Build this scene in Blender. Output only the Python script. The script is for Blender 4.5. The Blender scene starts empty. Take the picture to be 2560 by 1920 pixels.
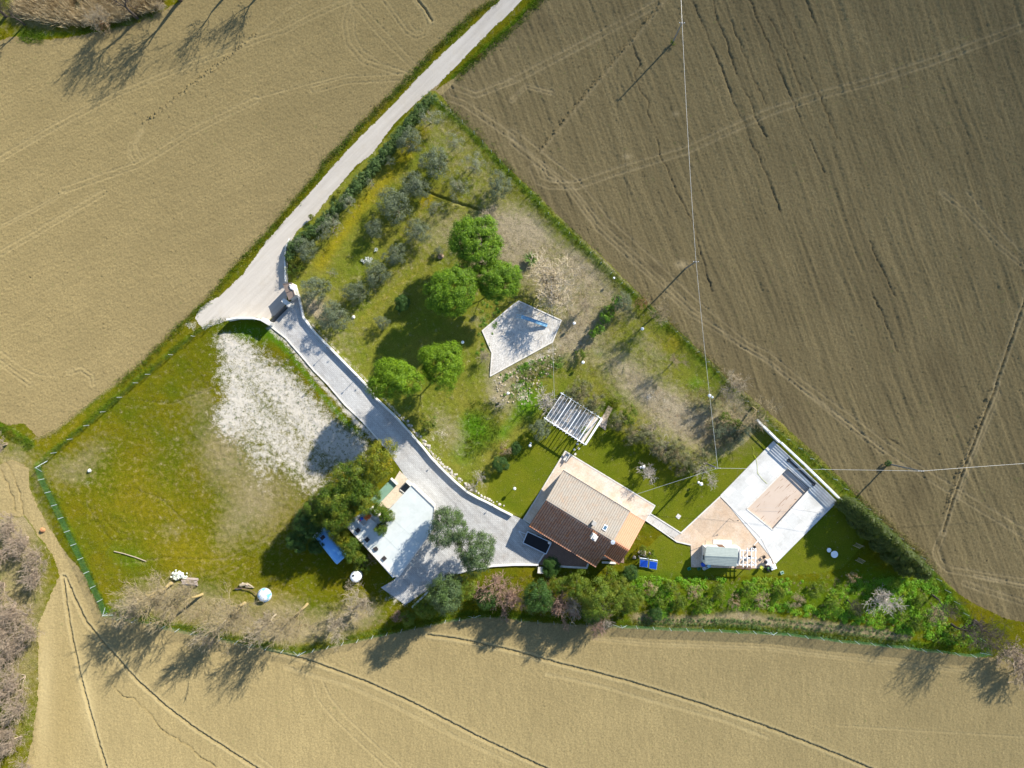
import bpy, math, random
import numpy as np
from math import radians, sin, cos, pi, hypot, atan2

# ------------------------------------------------------------------ camera, sky, sun, exposure
SC = bpy.context.scene
COL = SC.collection
H = 124.44                      # camera height over the yard, metres
S = 0.07                        # metres per photo pixel at z = 0
ELEV, AZ = radians(30), atan2(0.693, 0.72)
cam_d = bpy.data.cameras.new('camera'); cam = bpy.data.objects.new('camera', cam_d); COL.objects.link(cam)
cam.location = (0, 0, H); cam.rotation_euler = (0, 0, 0)
cam_d.sensor_width = 36; cam_d.lens = 25.0; cam_d.clip_end = 6000; cam_d.clip_start = 1
SC.camera = cam
SC.render.resolution_x = 1024; SC.render.resolution_y = 768
w = bpy.data.worlds.new('World'); SC.world = w; w.use_nodes = True
nt = w.node_tree; nt.nodes.clear()
sky = nt.nodes.new('ShaderNodeTexSky'); sky.sky_type = 'NISHITA'; sky.sun_disc = False
sky.sun_elevation = ELEV; sky.sun_rotation = AZ; sky.air_density = 1.0; sky.dust_density = 0.0; sky.ozone_density = 0.8
bg = nt.nodes.new('ShaderNodeBackground'); bg.inputs[1].default_value = 0.115
wo = nt.nodes.new('ShaderNodeOutputWorld')
nt.links.new(sky.outputs[0], bg.inputs[0]); nt.links.new(bg.outputs[0], wo.inputs[0])
sl = bpy.data.lights.new('sun', 'SUN'); sl.energy = 4.8; sl.angle = radians(0.5); sl.color = (1.0, 0.93, 0.80)
so = bpy.data.objects.new('sun', sl); COL.objects.link(so)
so.rotation_euler = (pi / 2 - ELEV, 0, pi - AZ); so.location = (60, 60, 90)
SC.view_settings.view_transform = 'Standard'; SC.view_settings.look = 'None'
SC.view_settings.exposure = 1.14; SC.view_settings.gamma = 1
try: SC.view_settings.use_curve_mapping = False
except Exception: pass

# ------------------------------------------------------------------ helpers
rng = np.random.default_rng(7)
random.seed(7)
def terrain(x, y):
    d = np.clip(x * 0.693 + y * 0.72 - 28, 0, 110)
    return 7.5 * (d / 83.0) ** 2
def W(px, py, h=0.0):           # ground point under a photo pixel, seen at height h above the ground
    z = h
    for _ in range(4):
        k = (H - z) / H * S
        x, y = (px - 1280) * k, (960 - py) * k
        z = float(terrain(x, y)) + h
    return np.array([x, y, z])
def G(px, py, h=0.0):           # the same, dropped to the ground
    p = W(px, py, h); return np.array([p[0], p[1], p[2] - h])
def tl(ox, oy, *pts): return [(ox + a / 3.456, oy + b / 3.456) for a, b in pts]

def mesh_from(name, V, F, smooth=False):
    """V (n,3); F (m,4) or (m,3) array or list of lists."""
    me = bpy.data.meshes.new(name)
    if isinstance(F, np.ndarray):
        V = np.asarray(V, np.float32); n, k = F.shape
        me.vertices.add(len(V)); me.vertices.foreach_set('co', V.ravel())
        me.loops.add(n * k); me.loops.foreach_set('vertex_index', F.astype(np.int32).ravel())
        me.polygons.add(n); me.polygons.foreach_set('loop_start', np.arange(0, n * k, k, dtype=np.int32))
        me.polygons.foreach_set('loop_total', np.full(n, k, np.int32))
        me.update(calc_edges=True)
    else:
        me.from_pydata([tuple(map(float, v)) for v in V], [], F); me.update()
    if smooth: me.polygons.foreach_set('use_smooth', np.ones(len(me.polygons), bool))
    return me
def link(name, me, mat=None, parent=None):
    o = bpy.data.objects.new(name, me); COL.objects.link(o)
    if mat is not None and me is not None and not me.materials: me.materials.append(mat)
    if parent is not None: o.parent = parent
    return o
def tag(o, label=None, cat=None, group=None, kind=None):
    if label: o['label'] = label
    if cat: o['category'] = cat
    if group: o['group'] = group
    if kind: o['kind'] = kind
    return o
def thing(name, loc, label, cat, group=None, rz=0.0):
    o = bpy.data.objects.new(name, None); COL.objects.link(o)
    o.location = tuple(map(float, loc)); o.rotation_euler = (0, 0, rz); o.empty_display_size = 0.3
    return tag(o, label, cat, group)

class MB:                       # collects simple solids in world coordinates, links them as one mesh
    def __init__(s): s.v = []; s.f = []
    def add(s, V, F):
        b = len(s.v); s.v += [tuple(map(float, q)) for q in V]; s.f += [[i + b for i in f] for f in F]; return s
    def prism(s, P, z0, z1):    # P list of xy (any winding); z0,z1 scalars or per-vertex lists
        P = [tuple(p[:2]) for p in P]; n = len(P)
        a = sum(P[i][0] * P[(i + 1) % n][1] - P[(i + 1) % n][0] * P[i][1] for i in range(n))
        idx = list(range(n)) if a > 0 else list(range(n - 1, -1, -1))
        Z0 = z0 if isinstance(z0, (list, tuple)) else [z0] * n
        Z1 = z1 if isinstance(z1, (list, tuple)) else [z1] * n
        V = [(P[i][0], P[i][1], Z0[i]) for i in idx] + [(P[i][0], P[i][1], Z1[i]) for i in idx]
        F = [list(range(n - 1, -1, -1)), list(range(n, 2 * n))] + [[i, (i + 1) % n, n + (i + 1) % n, n + i] for i in range(n)]
        return s.add(V, F)
    def box(s, c, sx, sy, z0, z1, rz=0.0):
        ca, sa = cos(rz), sin(rz)
        P = [(c[0] + a * ca - b * sa, c[1] + a * sa + b * ca) for a, b in ((-sx/2, -sy/2), (sx/2, -sy/2), (sx/2, sy/2), (-sx/2, sy/2))]
        return s.prism(P, z0, z1)
    def bar(s, p, q, wd, ht):   # rectangular bar from p to q, horizontal width wd, height ht
        p, q = np.array(p, float), np.array(q, float); d = q - p; d /= np.linalg.norm(d)
        up = np.array([0, 0, 1.0])
        if abs(d[2]) > 0.97: up = np.array([1.0, 0, 0])
        r = np.cross(d, up); r /= np.linalg.norm(r); u = np.cross(r, d)
        V = [e + r * a * wd / 2 + u * b * ht / 2 for e in (p, q) for a, b in ((-1, -1), (1, -1), (1, 1), (-1, 1))]
        return s.add(V, [[0, 3, 2, 1], [4, 5, 6, 7], [0, 1, 5, 4], [1, 2, 6, 5], [2, 3, 7, 6], [3, 0, 4, 7]])
    def tube(s, p, q, r0, r1=None, n=8):
        r1 = r0 if r1 is None else r1
        p, q = np.array(p, float), np.array(q, float); d = q - p; d /= np.linalg.norm(d)
        a = np.array([1.0, 0, 0]) if abs(d[2]) > 0.9 else np.array([0, 0, 1.0])
        u = np.cross(d, a); u /= np.linalg.norm(u); v = np.cross(d, u)
        V = [p + (u * cos(2*pi*i/n) + v * sin(2*pi*i/n)) * r0 for i in range(n)] + [q + (u * cos(2*pi*i/n) + v * sin(2*pi*i/n)) * r1 for i in range(n)]
        F = [[i, i + n, (i + 1) % n + n, (i + 1) % n] for i in range(n)] + [list(range(n)), list(range(2*n - 1, n - 1, -1))]
        return s.add(V, F)
    def path(s, pts, r, n=6):
        for a, b in zip(pts[:-1], pts[1:]): s.tube(a, b, r, r, n)
        return s
    def lathe(s, c, prof, n=24):     # prof list of (r,z)
        V = []; F = []; m = len(prof)
        for i in range(n):
            a = 2*pi*i/n
            V += [(c[0] + r*cos(a), c[1] + r*sin(a), c[2] + z) for r, z in prof]
        for i in range(n):
            for j in range(m - 1):
                F.append([i*m + j, ((i+1) % n)*m + j, ((i+1) % n)*m + j + 1, i*m + j + 1])
        if prof[0][0] > 1e-4: F.append([i*m for i in range(n)][::-1])
        if prof[-1][0] > 1e-4: F.append([i*m + m - 1 for i in range(n)])
        return s.add(V, F)
    def sphere(s, c, r, n=16, m=9, sz=1.0):
        return s.lathe(c, [(max(1e-5, r*sin(pi*j/m)), -r*sz*cos(pi*j/m)) for j in range(m + 1)], n)
    def blob(s, c, r, sz=0.7, seed=0, n=10, m=6):    # rough stone
        g = np.random.default_rng(seed); b = len(s.v)
        s.sphere(c, r, n, m, sz)
        c = np.array(c)
        d1, d2 = g.normal(size=3), g.normal(size=3)
        for i in range(b, len(s.v)):
            p = np.array(s.v[i]) - c
            k = 1 + 0.22*sin(3*np.dot(p, d1)/r) + 0.15*sin(5*np.dot(p, d2)/r)
            s.v[i] = tuple(c + p*k)
        return s
    def build(s, name, mat, parent=None, smooth=False, label=None):
        off = np.zeros(3); ro = 0.0
        if parent is not None:
            q = parent
            while q is not None:
                off = off + np.array(q.location); q = q.parent
        V = np.array(s.v) - off
        me = mesh_from(name, V, s.f, smooth)
        o = link(name, me, mat, parent)
        if label: o['label'] = label
        return o

# ------------------------------------------------------------------ procedural noise for the terrain grid
def vnoise(X, Y, cell, seed):
    g = np.random.default_rng(seed); t = g.random((256, 256)).astype(np.float32)
    x = X / cell + 1000; y = Y / cell + 1000
    xi = np.floor(x).astype(np.int32); yi = np.floor(y).astype(np.int32)
    fx = (x - xi).astype(np.float32); fy = (y - yi).astype(np.float32)
    fx = fx*fx*(3 - 2*fx); fy = fy*fy*(3 - 2*fy)
    a, b = xi & 255, (xi + 1) & 255; c, d = yi & 255, (yi + 1) & 255
    return (t[a, c]*(1-fx) + t[b, c]*fx)*(1-fy) + (t[a, d]*(1-fx) + t[b, d]*fx)*fy
def fbm(X, Y, cell, o, seed):
    r = 0; k = 1; s_ = 0
    for i in range(o):
        r = r + k*vnoise(X, Y, cell/(2**i), seed + i); s_ += k; k *= 0.55
    return r / s_
def inpoly(PX, PY, pts):
    pts = np.array(pts, float); x0, y0 = pts.min(0); x1, y1 = pts.max(0)
    out = np.zeros(PX.shape, bool); m = (PX >= x0) & (PX <= x1) & (PY >= y0) & (PY <= y1)
    X, Y = PX[m], PY[m]; r = np.zeros(X.shape, bool); n = len(pts)
    for i in range(n):
        (ax, ay), (bx, by) = pts[i], pts[(i + 1) % n]
        if ay == by: continue
        c = (ay > Y) != (by > Y)
        r ^= c & (X < (bx - ax)*(Y - ay)/(by - ay) + ax)
    out[m] = r; return out
def pdist(PX, PY, pts, lim):
    pts = np.array(pts, float); D = np.full(PX.shape, 1e3, np.float32); SD = np.zeros(PX.shape, np.float32)
    for (ax, ay), (bx, by) in zip(pts[:-1], pts[1:]):
        m = (PX > min(ax, bx) - lim) & (PX < max(ax, bx) + lim) & (PY > min(ay, by) - lim) & (PY < max(ay, by) + lim)
        if not m.any(): continue
        X, Y = PX[m] - ax, PY[m] - ay; dx, dy = bx - ax, by - ay; L2 = dx*dx + dy*dy + 1e-9
        t = np.clip((X*dx + Y*dy)/L2, 0, 1); ex, ey = X - t*dx, Y - t*dy
        d = np.hypot(ex, ey); sg = np.sign(dx*ey - dy*ex)
        old = D[m]; k = d < old; old[k] = d[k]; D[m] = old
        so_ = SD[m]; so_[k] = (d*sg)[k]; SD[m] = so_
    return D, SD

# ------------------------------------------------------------------ materials
MATS = {}
def nodes(name):
    m = bpy.data.materials.new(name); m.use_nodes = True; n = m.node_tree; n.nodes.clear(); MATS[name] = m
    out = n.nodes.new('ShaderNodeOutputMaterial'); return m, n, out
def N(n, t, **k):
    x = n.nodes.new(t)
    for a, b in k.items(): setattr(x, a, b)
    return x
def setin(n, node, **k):
    for a, b in k.items():
        a = int(a[1:]) if a[0] == 'i' and a[1:].isdigit() else a.replace('_', ' ')
        if hasattr(b, 'is_output'): n.links.new(b, node.inputs[a])
        else: node.inputs[a].default_value = b
    return node
def c4(c): return (c[0], c[1], c[2], 1.0)
def pos(n): return N(n, 'ShaderNodeNewGeometry').outputs['Position']
def mapped(n, v, rot=0.0, scale=(1, 1, 1)):
    a = N(n, 'ShaderNodeMapping'); n.links.new(v, a.inputs[0]); a.inputs['Rotation'].default_value = (0, 0, -rot)      # x axis along the direction rot ...
    m = N(n, 'ShaderNodeMapping'); n.links.new(a.outputs[0], m.inputs[0]); m.inputs['Scale'].default_value = scale      # ... then stretched
    return m.outputs[0]
def noise(n, v, scale, detail=3, rough=0.6):
    x = N(n, 'ShaderNodeTexNoise'); n.links.new(v, x.inputs['Vector'])
    x.inputs['Scale'].default_value = scale; x.inputs['Detail'].default_value = detail; x.inputs['Roughness'].default_value = rough
    return x.outputs[0]
def ramp(n, f, a, b):
    x = N(n, 'ShaderNodeMapRange'); n.links.new(f, x.inputs[0]); x.inputs[1].default_value = a; x.inputs[2].default_value = b
    x.clamp = True; return x.outputs[0]
def mix(n, f, a, b, mode='MIX'):
    x = N(n, 'ShaderNodeMix', data_type='RGBA', blend_type=mode, clamp_factor=True)
    for i, q in ((0, f), (6, a), (7, b)):
        if hasattr(q, 'is_output'): n.links.new(q, x.inputs[i])
        else: x.inputs[i].default_value = q if i == 0 else c4(q)
    return x.outputs[2]
def math_(n, op, a, b=0.0, c=None):
    x = N(n, 'ShaderNodeMath', operation=op)
    for i, q in enumerate((a, b) if c is None else (a, b, c)):
        if hasattr(q, 'is_output'): n.links.new(q, x.inputs[i])
        else: x.inputs[i].default_value = q
    return x.outputs[0]
def bump(n, h, dist, strength=1.0):
    b = N(n, 'ShaderNodeBump'); n.links.new(h, b.inputs['Height']); b.inputs['Distance'].default_value = dist; b.inputs['Strength'].default_value = strength
    return b.outputs[0]
def M(name, c, rough=0.7, var=0.15, sc=2.0, c2=None, f2=(0.5, 0.7), sc2=0.6, spec=0.3, metal=0.0, bmp=0.0, bsc=8.0):
    m, n, out = nodes(name); p = pos(n)
    b = N(n, 'ShaderNodeBsdfPrincipled')
    f = noise(n, p, sc, 4, 0.65)
    k = ramp(n, f, 0.25, 0.75)
    lo = tuple(x*(1 - var) for x in c); hi = tuple(min(1, x*(1 + var)) for x in c)
    col = mix(n, k, lo, hi)
    if c2 is not None: col = mix(n, ramp(n, noise(n, p, sc2, 5, 0.7), *f2), col, c2)
    n.links.new(col, b.inputs['Base Color'])
    b.inputs['Roughness'].default_value = rough; b.inputs['Specular IOR Level'].default_value = spec; b.inputs['Metallic'].default_value = metal
    if bmp: n.links.new(bump(n, noise(n, p, bsc, 4, 0.7), bmp), b.inputs['Normal'])
    n.links.new(b.outputs[0], out.inputs[0]); return m
def leafmat(name, a, b, c=None, trans=0.3, patch=0.5):
    m, n, out = nodes(name); g = N(n, 'ShaderNodeNewGeometry')
    rnd = g.outputs['Random Per Island']
    col = mix(n, rnd, a, b)
    if c is not None: col = mix(n, ramp(n, noise(n, g.outputs['Position'], patch, 3, 0.6), 0.48, 0.68), col, c)
    d = N(n, 'ShaderNodeBsdfPrincipled'); n.links.new(col, d.inputs['Base Color']); d.inputs['Roughness'].default_value = 0.55; d.inputs['Specular IOR Level'].default_value = 0.25
    t = N(n, 'ShaderNodeBsdfTranslucent'); n.links.new(col, t.inputs[0])
    mx = N(n, 'ShaderNodeMixShader'); mx.inputs[0].default_value = trans
    n.links.new(d.outputs[0], mx.inputs[1]); n.links.new(t.outputs[0], mx.inputs[2]); n.links.new(mx.outputs[0], out.inputs[0]); return m
# ================================================================== GROUND
GS = 0.16
gx = np.arange(-101, 101.01, GS, dtype=np.float32); gy = np.arange(-77, 77.01, GS, dtype=np.float32)
NX, NY = len(gx), len(gy)
X, Y = np.meshgrid(gx, gy); TZ = terrain(X, Y).astype(np.float32)
k_ = H / (H - TZ) / S
PX = (1280 + X*k_).astype(np.float32); PY = (960 - Y*k_).astype(np.float32)
# ragged zone edges
JX = PX + (fbm(X, Y, 1.6, 3, 11) - .5)*9; JY = PY + (fbm(X, Y, 1.6, 3, 12) - .5)*9
JX1 = PX + (fbm(X, Y, 0.8, 2, 13) - .5)*4; JY1 = PY + (fbm(X, Y, 0.8, 2, 14) - .5)*4

ROAD_L = [(1340,-90),(1310,-60),(1250,0),(1161,84),(1060,179),(973,272),(871,373),(776,480),(712,552),(663,607),(640,640),(602,691),(550,740),(500,769),(486,798),(506,824)]
ROAD_R = [(575,800),(640,795),(668,803),(716,762),(718,706),(718,650),(721,619),(741,578),(779,547),(828,486),(842,470),(883,422),(929,385),(987,307),(1060,240),(1103,203),(1219,84),(1280,26),(1366,-60),(1400,-90)]
ROAD = ROAD_L + ROAD_R
VERGE_L = [(1345,-110),(1242,0),(1190,29),(1091,121),(1034,185),(958,260),(909,307),(854,365),(799,422),(750,480),(640,607),(579,668),(521,740),(434,824),(362,897),(289,960),(266,974),(197,1029),(139,1076),(95,1095)]
FIELD_W = [(95,1095),(58,1064),(17,1064),(-10,1050),(-300,1040)]
W_EDGE = [(95,1095),(60,1165),(70,1174),(72,1220),(95,1272),(124,1322),(150,1365),(180,1403),(208,1434),(226,1480),(257,1533)]
S_FENCE = [(268,1533),(305,1543),(341,1549),(378,1556),(414,1564),(448,1572),(486,1579),(521,1586),(555,1595),(595,1602),(631,1611),(670,1617),(709,1624),(750,1632),
  (786,1622),(822,1614),(859,1605),(896,1598),(933,1589),(969,1581),(1005,1573),(1039,1566),(1078,1559),(1114,1550),(1150,1544),(1185,1538),
  (1226,1538),(1263,1541),(1303,1547),(1344,1551),(1384,1553),(1425,1555),(1465,1557),(1508,1560),(1552,1563),(1590,1564),(1632,1567),(1673,1569),(1715,1570),(1756,1572),(1798,1573),(1840,1576),(1883,1577),
  (1926,1580),(1968,1582),(2011,1588),(2050,1592),(2095,1599),(2137,1602),(2176,1606),(2217,1611),(2259,1614),(2302,1621),(2342,1624),(2386,1631),(2426,1635),(2467,1630)]
W_FENCE = [(102,1167),(111,1197),(127,1229),(143,1261),(159,1293),(175,1326),(191,1359),(208,1394),(223,1428),(239,1464),(256,1498),(268,1533)]
NW_FENCE = [(575,803),(530,815),(488,841),(432,887),(375,936),(345,957),(305,993),(264,1029),(223,1063),(182,1097),(142,1131),(102,1167)]
NE_FENCE = [(1083,248),(1128,282),(1186,336),(1272,430),(1327,485),(1370,537),(1449,609),(1552,710),(1636,780),(1742,880),(1816,955),(1936,1075),(1996,1120),(2083,1197),(2138,1246),(2300,1392),(2340,1446),(2430,1560),(2467,1630)]
E_EDGE = [(1060,236),(1085,228),(1103,240),(1126,275),(1190,338),(1280,431),(1335,480),(1404,550),(1497,636),(1555,694),(1627,764),(1714,845),(1830,957),(1958,1064),(2036,1134),(2105,1200),(2143,1246),(2201,1301),(2267,1365),(2348,1440),(2394,1486),(2455,1521),(2513,1547),(2570,1560),(2800,1590)]
S_EDGE = [(257,1533)] + [(a, b + 6) for a, b in S_FENCE[1:-1]] + [(2480,1645),(2560,1668),(2800,1720)]
PLOT = ROAD_R[::-1][6:] + VERGE_L[::-1] if False else None
PLOT = E_EDGE + S_EDGE[::-1] + W_EDGE[::-1][1:] + VERGE_L[::-1][0:0] + [(95,1095)] + VERGE_L[::-1] + [(1345,-110),(1420,-110)] + ROAD_R[::-1][:6]
VERGE_R = [(1420,-110),(1366,-60),(1280,26),(1219,84),(1103,203),(1085,228),(1135,195),(1185,150),(1240,100),(1290,58),(1332,12),(1390,-45),(1440,-100)]
LAWN = [(1362,1060),(1300,1090),(1283,1130),(1225,1190),(1215,1240),(1240,1262),(1300,1290),(1330,1290),(1640,1300),(1660,1330),(1590,1395),(1600,1440),(1730,1440),(1960,1440),(2050,1435),(2110,1420),(2180,1330),(2110,1252),(1945,1085),(1905,1060),(1860,1110),(1800,1150),(1740,1180),(1640,1140),(1560,1090),(1515,1030)]
LUSHSTRIP = [(1080,1440),(1330,1440),(1500,1430),(1600,1440),(1960,1445),(2080,1430),(2160,1440),(2260,1420),(2330,1440),(2420,1540),(2467,1640)] + [(a, b + 4) for a, b in S_FENCE[::-1] if 1080 < a < 2460]

zone = np.full(X.shape, 2, np.int8)                              # 2 south field
nw = inpoly(JX1, JY1, [(-400,-400),(1345,-400)] + VERGE_L + FIELD_W); zone[nw] = 0
ne = inpoly(JX1, JY1, [(1440,-400)] + VERGE_R[::-1][0:6] + E_EDGE[2:] + [(3200,1620),(3200,-400)]); zone[ne] = 1
pl = inpoly(JX1, JY1, PLOT); zone[pl] = 3                        # 3 grass of the plot
zone[inpoly(JX1, JY1, VERGE_R)] = 3
zone[inpoly(JX1, JY1, [(-10,1050),(17,1064),(58,1060),(95,1095),(66,1165),(30,1150),(-10,1165)])] = 3
zone[inpoly(JX, JY, [(-100,-100),(520,-100),(480,-10),(400,30),(330,62),(240,82),(170,95),(110,100),(40,90),(-100,140)])] = 3
zone[inpoly(JX, JY, [(-100,1300),(60,1290),(128,1385),(148,1440),(125,1490),(95,1560),(95,1640),(92,1760),(78,1850),(58,1960),(-100,1960)])] = 3
GROVE = E_EDGE[:22] + [(2080,1300),(1500,1300),(1290,1290)] + [(1280,1287),(1219,1255),(1169,1229),(1138,1203),(1080,1145),(1057,1116),(987,1038),(915,960),(825,868),(761,795),(745,730),(716,700)] + [(718,640),(741,578),(779,547),(842,470),(929,385),(1060,240)]
zone[inpoly(JX1, JY1, GROVE) & (zone == 3)] = 4
zone[inpoly(JX1, JY1, LAWN)] = 5
zone[inpoly(JX1, JY1, ROAD)] = 7

# hard surfaces: photo-pixel outlines
WALL_R = [(748,737),(761,795),(788,830),(825,868),(870,914),(915,960),(944,998),(987,1038),(1025,1080),(1057,1116),(1080,1145),(1110,1176),(1138,1203),(1169,1229),(1195,1244),(1219,1255),(1250,1272),(1280,1287)]
CURB_L = [(672,813),(715,845),(750,885),(785,926),(819,960),(863,1012),(906,1053),(938,1090),(961,1116),(999,1170)]
DRIVE = [(678,808)] + CURB_L + [(1012,1190),(1087,1267),(1083,1325),(985,1450),(952,1469),(1013,1512),(1074,1472),(1143,1432),(1230,1413),(1345,1410),(1380,1357),(1307,1299)] + WALL_R[::-1][:] + [(722,757)]
PATIO = [(1413,1128),(1637,1264),(1616,1298),(1560,1390),(1466,1400),(1330,1310),(1307,1298)]
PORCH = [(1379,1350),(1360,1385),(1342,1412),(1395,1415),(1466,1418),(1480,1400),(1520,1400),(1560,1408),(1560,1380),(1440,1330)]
HPATH = [(1626,1283),(1702,1334),(1684,1345),(1614,1301)]
STAMP = [(1801,1243),(1902,1343),(1936,1412),(1928,1420),(1880,1421),(1728,1418),(1727,1362),(1693,1354),(1684,1345),(1702,1334)]
TERR = [(1801,1238),(1934,1102),(2094,1254),(1946,1404),(1936,1410),(1902,1343)]
POOL = [(1866,1272),(1969,1168),(2027,1220),(1932,1325)]
PENTA = [(1281,764),(1297,753),(1403,801),(1381,855),(1226,940),(1230,882),(1206,827)]
PERG = [(1403,984),(1500,1048),(1457,1111),(1362,1048)]
hard = np.zeros(X.shape, bool)
for P_ in (DRIVE, PATIO, PORCH, HPATH, STAMP, TERR, PENTA, PERG): hard |= inpoly(PX, PY, P_)
poolm = inpoly(PX, PY, [(1858,1272),(1969,1160),(2036,1220),(1932,1333)])

# ---- track, ditch and crack lines (photo pixels)
t1 = (0,0); t2 = (640,0); t3 = (1280,0); t4 = (1920,0); t5 = (0,480); t7 = (1280,480); t8 = (1920,480); u1 = (0,960); u4 = (1920,960); v1 = (0,1440); v2 = (640,1440); v3 = (1280,1440); v4 = (1920,1440)
L = lambda t, *p: tl(t[0], t[1], *p)
DITCH = [
 L(v2,(60,640),(100,650),(400,715),(560,770),(750,840),(940,910),(1300,1070),(1650,1250),(1900,1380),(2212,1530)) + L(v3,(280,1659),(420,1730)),
 L(v2,(1480,510),(1750,545),(2000,600),(2212,645)) + L(v3,(400,755),(700,830),(1000,910),(1300,1000),(1600,1095),(1900,1200),(2212,1310)) + L(v4,(300,1425),(600,1545),(870,1659),(1100,1750)),
 L(v1,(545,0),(575,250),(620,530),(690,850),(770,1150),(840,1400),(920,1659),(960,1800)),
 L(v1,(560,0),(640,180),(740,390),(850,530),(1000,700),(1200,920),(1450,1140),(1700,1330),(1950,1490),(2200,1650),(2350,1740)),
 L(u4,(1980,0),(1850,320),(1720,660),(1600,1000),(1510,1290)), L(t8,(2250,800),(2212,960),(2100,1280),(1970,1659)),
 L(t2,(1390,0),(1460,80),(1520,180))]
CRACK = [
 L(t3,(1560,20),(1620,130),(1750,450),(1840,640),(1910,880),(1990,1030),(2090,1270),(2212,1540)) + L(t8,(50,0),(110,170)),
 L(t3,(1740,0),(1770,180),(1850,330),(1900,520),(1980,710),(2060,880),(2100,1000),(2200,1180)),
 L(t3,(1040,380),(1110,560),(1050,640),(1100,780),(1170,860),(1180,930)), L(t3,(1165,950),(1200,1060),(1260,1160)),
 L(t3,(1245,1190),(1280,1350),(1330,1440),(1420,1659)) + L(t7,(1510,150),(1590,350),(1650,600),(1730,860)),
 L(t3,(1830,0),(1900,200),(2000,450),(2100,700),(2200,900)), L(t3,(2060,0),(2120,180),(2200,330)) + L(t4,(80,560),(140,700),(210,860),(290,1050),(400,1300),(490,1490)),
 L(t4,(90,0),(140,120),(240,320),(330,530),(390,700),(440,800),(500,960),(600,1200)), L(t4,(0,150),(100,300),(200,550),(300,800)), L(t4,(330,0),(430,250),(540,540),(620,720)),
 L(v1,(960,940),(1060,1040),(1150,1060),(1210,1120),(1290,1190),(1350,1280),(1430,1360),(1530,1410),(1650,1490),(1720,1555),(1860,1650)),
 L(u1,(0,640),(70,700),(130,820),(170,950),(200,1150)), L(u1,(0,740),(60,860),(110,980),(130,1100)), L(v1,(650,0),(690,70),(760,130),(830,240),(890,320)),
 L(t8,(880,420),(960,620),(1100,900)), L(u4,(980,340),(1020,450),(1150,540)), L(t8,(900,870),(1000,1080),(1120,1380))]
TRACK = [   # (points, pair spacing px)
 (L(t1,(-60,1400),(0,1370),(500,1080),(1000,815),(1500,610),(2100,385)) + L(t2,(250,260),(500,130),(700,40),(800,0)), 12),
 (L(t1,(550,1640),(1200,1420),(1700,1110),(2212,860)), 14), (L(t5,(0,530),(300,360),(700,120),(900,0)), 12), (L(t5,(0,300),(300,150),(560,0)), 6),
 (L(t1,(1240,1080),(1500,870),(1740,680),(2212,300)) + L(t2,(100,220),(300,60),(400,0)), 0),
 (L(t1,(1230,1110),(1130,1250),(1120,1340),(1165,1400)), 8), (L(t1,(1230,1120),(1170,1250),(1190,1330),(1220,1360)), 6),
 (L(t2,(820,0),(770,200),(800,380),(930,530),(1150,600),(1350,650)), 12), (L(t2,(850,150),(850,300),(920,430),(1080,540),(1340,640)), 0),
 (L(t2,(830,40),(950,180),(1150,400),(1380,620)), 0), (L(t2,(900,30),(1100,250),(1250,410),(1400,570)), 0),
 (L(t2,(1110,0),(1230,170),(1300,270),(1380,315),(1460,290),(1500,210),(1450,90),(1380,0)), 10), (L(t2,(1330,200),(1380,265),(1430,265)), 0),
 (L(t2,(500,770),(800,690),(1200,670),(1330,660)), 16), (L(t2,(0,850),(400,740),(800,640)), 0),
 (L(t5,(0,1370),(200,1520),(330,1580),(480,1590)), 0), (L(t5,(600,1560),(700,1530),(790,1590),(800,1659)), 10), (L(t5,(0,1470),(120,1560),(260,1659)), 10),
 (L(t3,(0,700),(500,440),(1000,170),(1300,0)), 15),
 (L(t3,(180,1450),(230,1560),(330,1600),(560,1600),(900,1480),(1500,1300),(2212,970)) + L(t4,(450,820),(950,685),(1500,500),(2212,225),(2350,170)), 17),
 (L(t3,(270,1450),(300,1530),(380,1560)), 8),
 (L(t3,(250,1320),(600,890),(1000,410),(1300,50)), 0),
 (L(t3,(0,1150),(550,1580)) + L(t7,(800,240),(1200,600),(1600,980),(2000,1310),(2212,1420)) + L(u4,(300,10),(700,300),(1000,530),(1300,740),(1700,980),(2212,1290),(2400,1400)), 20),
 (L(t3,(0,1230),(500,1640)) + L(t7,(750,320),(1150,680),(1550,1050)) + L(t8,(0,1460),(250,1659)) + L(u4,(700,360),(1000,590)), 10),
 (L(u4,(1510,1290),(1450,1450),(1480,1530),(1560,1600),(1900,1659),(2300,1720)), 14), (L(u4,(2000,80),(1900,330),(1760,660),(1640,1000)), 8),
 (L(t3,(0,870),(120,740),(340,800)) , 8), (L(t2,(1640,750),(1660,840),(1800,890),(2212,1180)), 14), (L(t2,(1700,740),(1900,820),(2212,700)), 12),
 (L(v2,(480,900),(520,1050),(650,1210),(850,1400),(1120,1650)), 0), (L(v2,(570,900),(640,1050),(800,1240),(1000,1430),(1250,1650)), 0),
 (L(v2,(250,790),(800,950),(1250,1150),(1700,1380),(2212,1620)), 5), (L(v3,(300,850),(800,960),(1200,1080),(1800,1240),(2212,1400)), 4),
 (L(v3,(700,545),(1200,590),(2212,625)) + L(v4,(500,690),(1000,745),(1860,845)), 6), (L(v4,(600,1290),(1200,1330),(2212,1390)), 0),
 (L(t8,(1500,0),(1700,160),(2000,470),(2212,640)), 10), (L(t8,(1720,0),(1950,260),(2212,540)), 0), (L(v4,(1700,60),(1900,130),(2212,230)), 12), (L(v4,(1800,0),(2000,40),(2212,90)), 8), (L(v2,(0,1540),(150,1659)), 0)]
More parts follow.
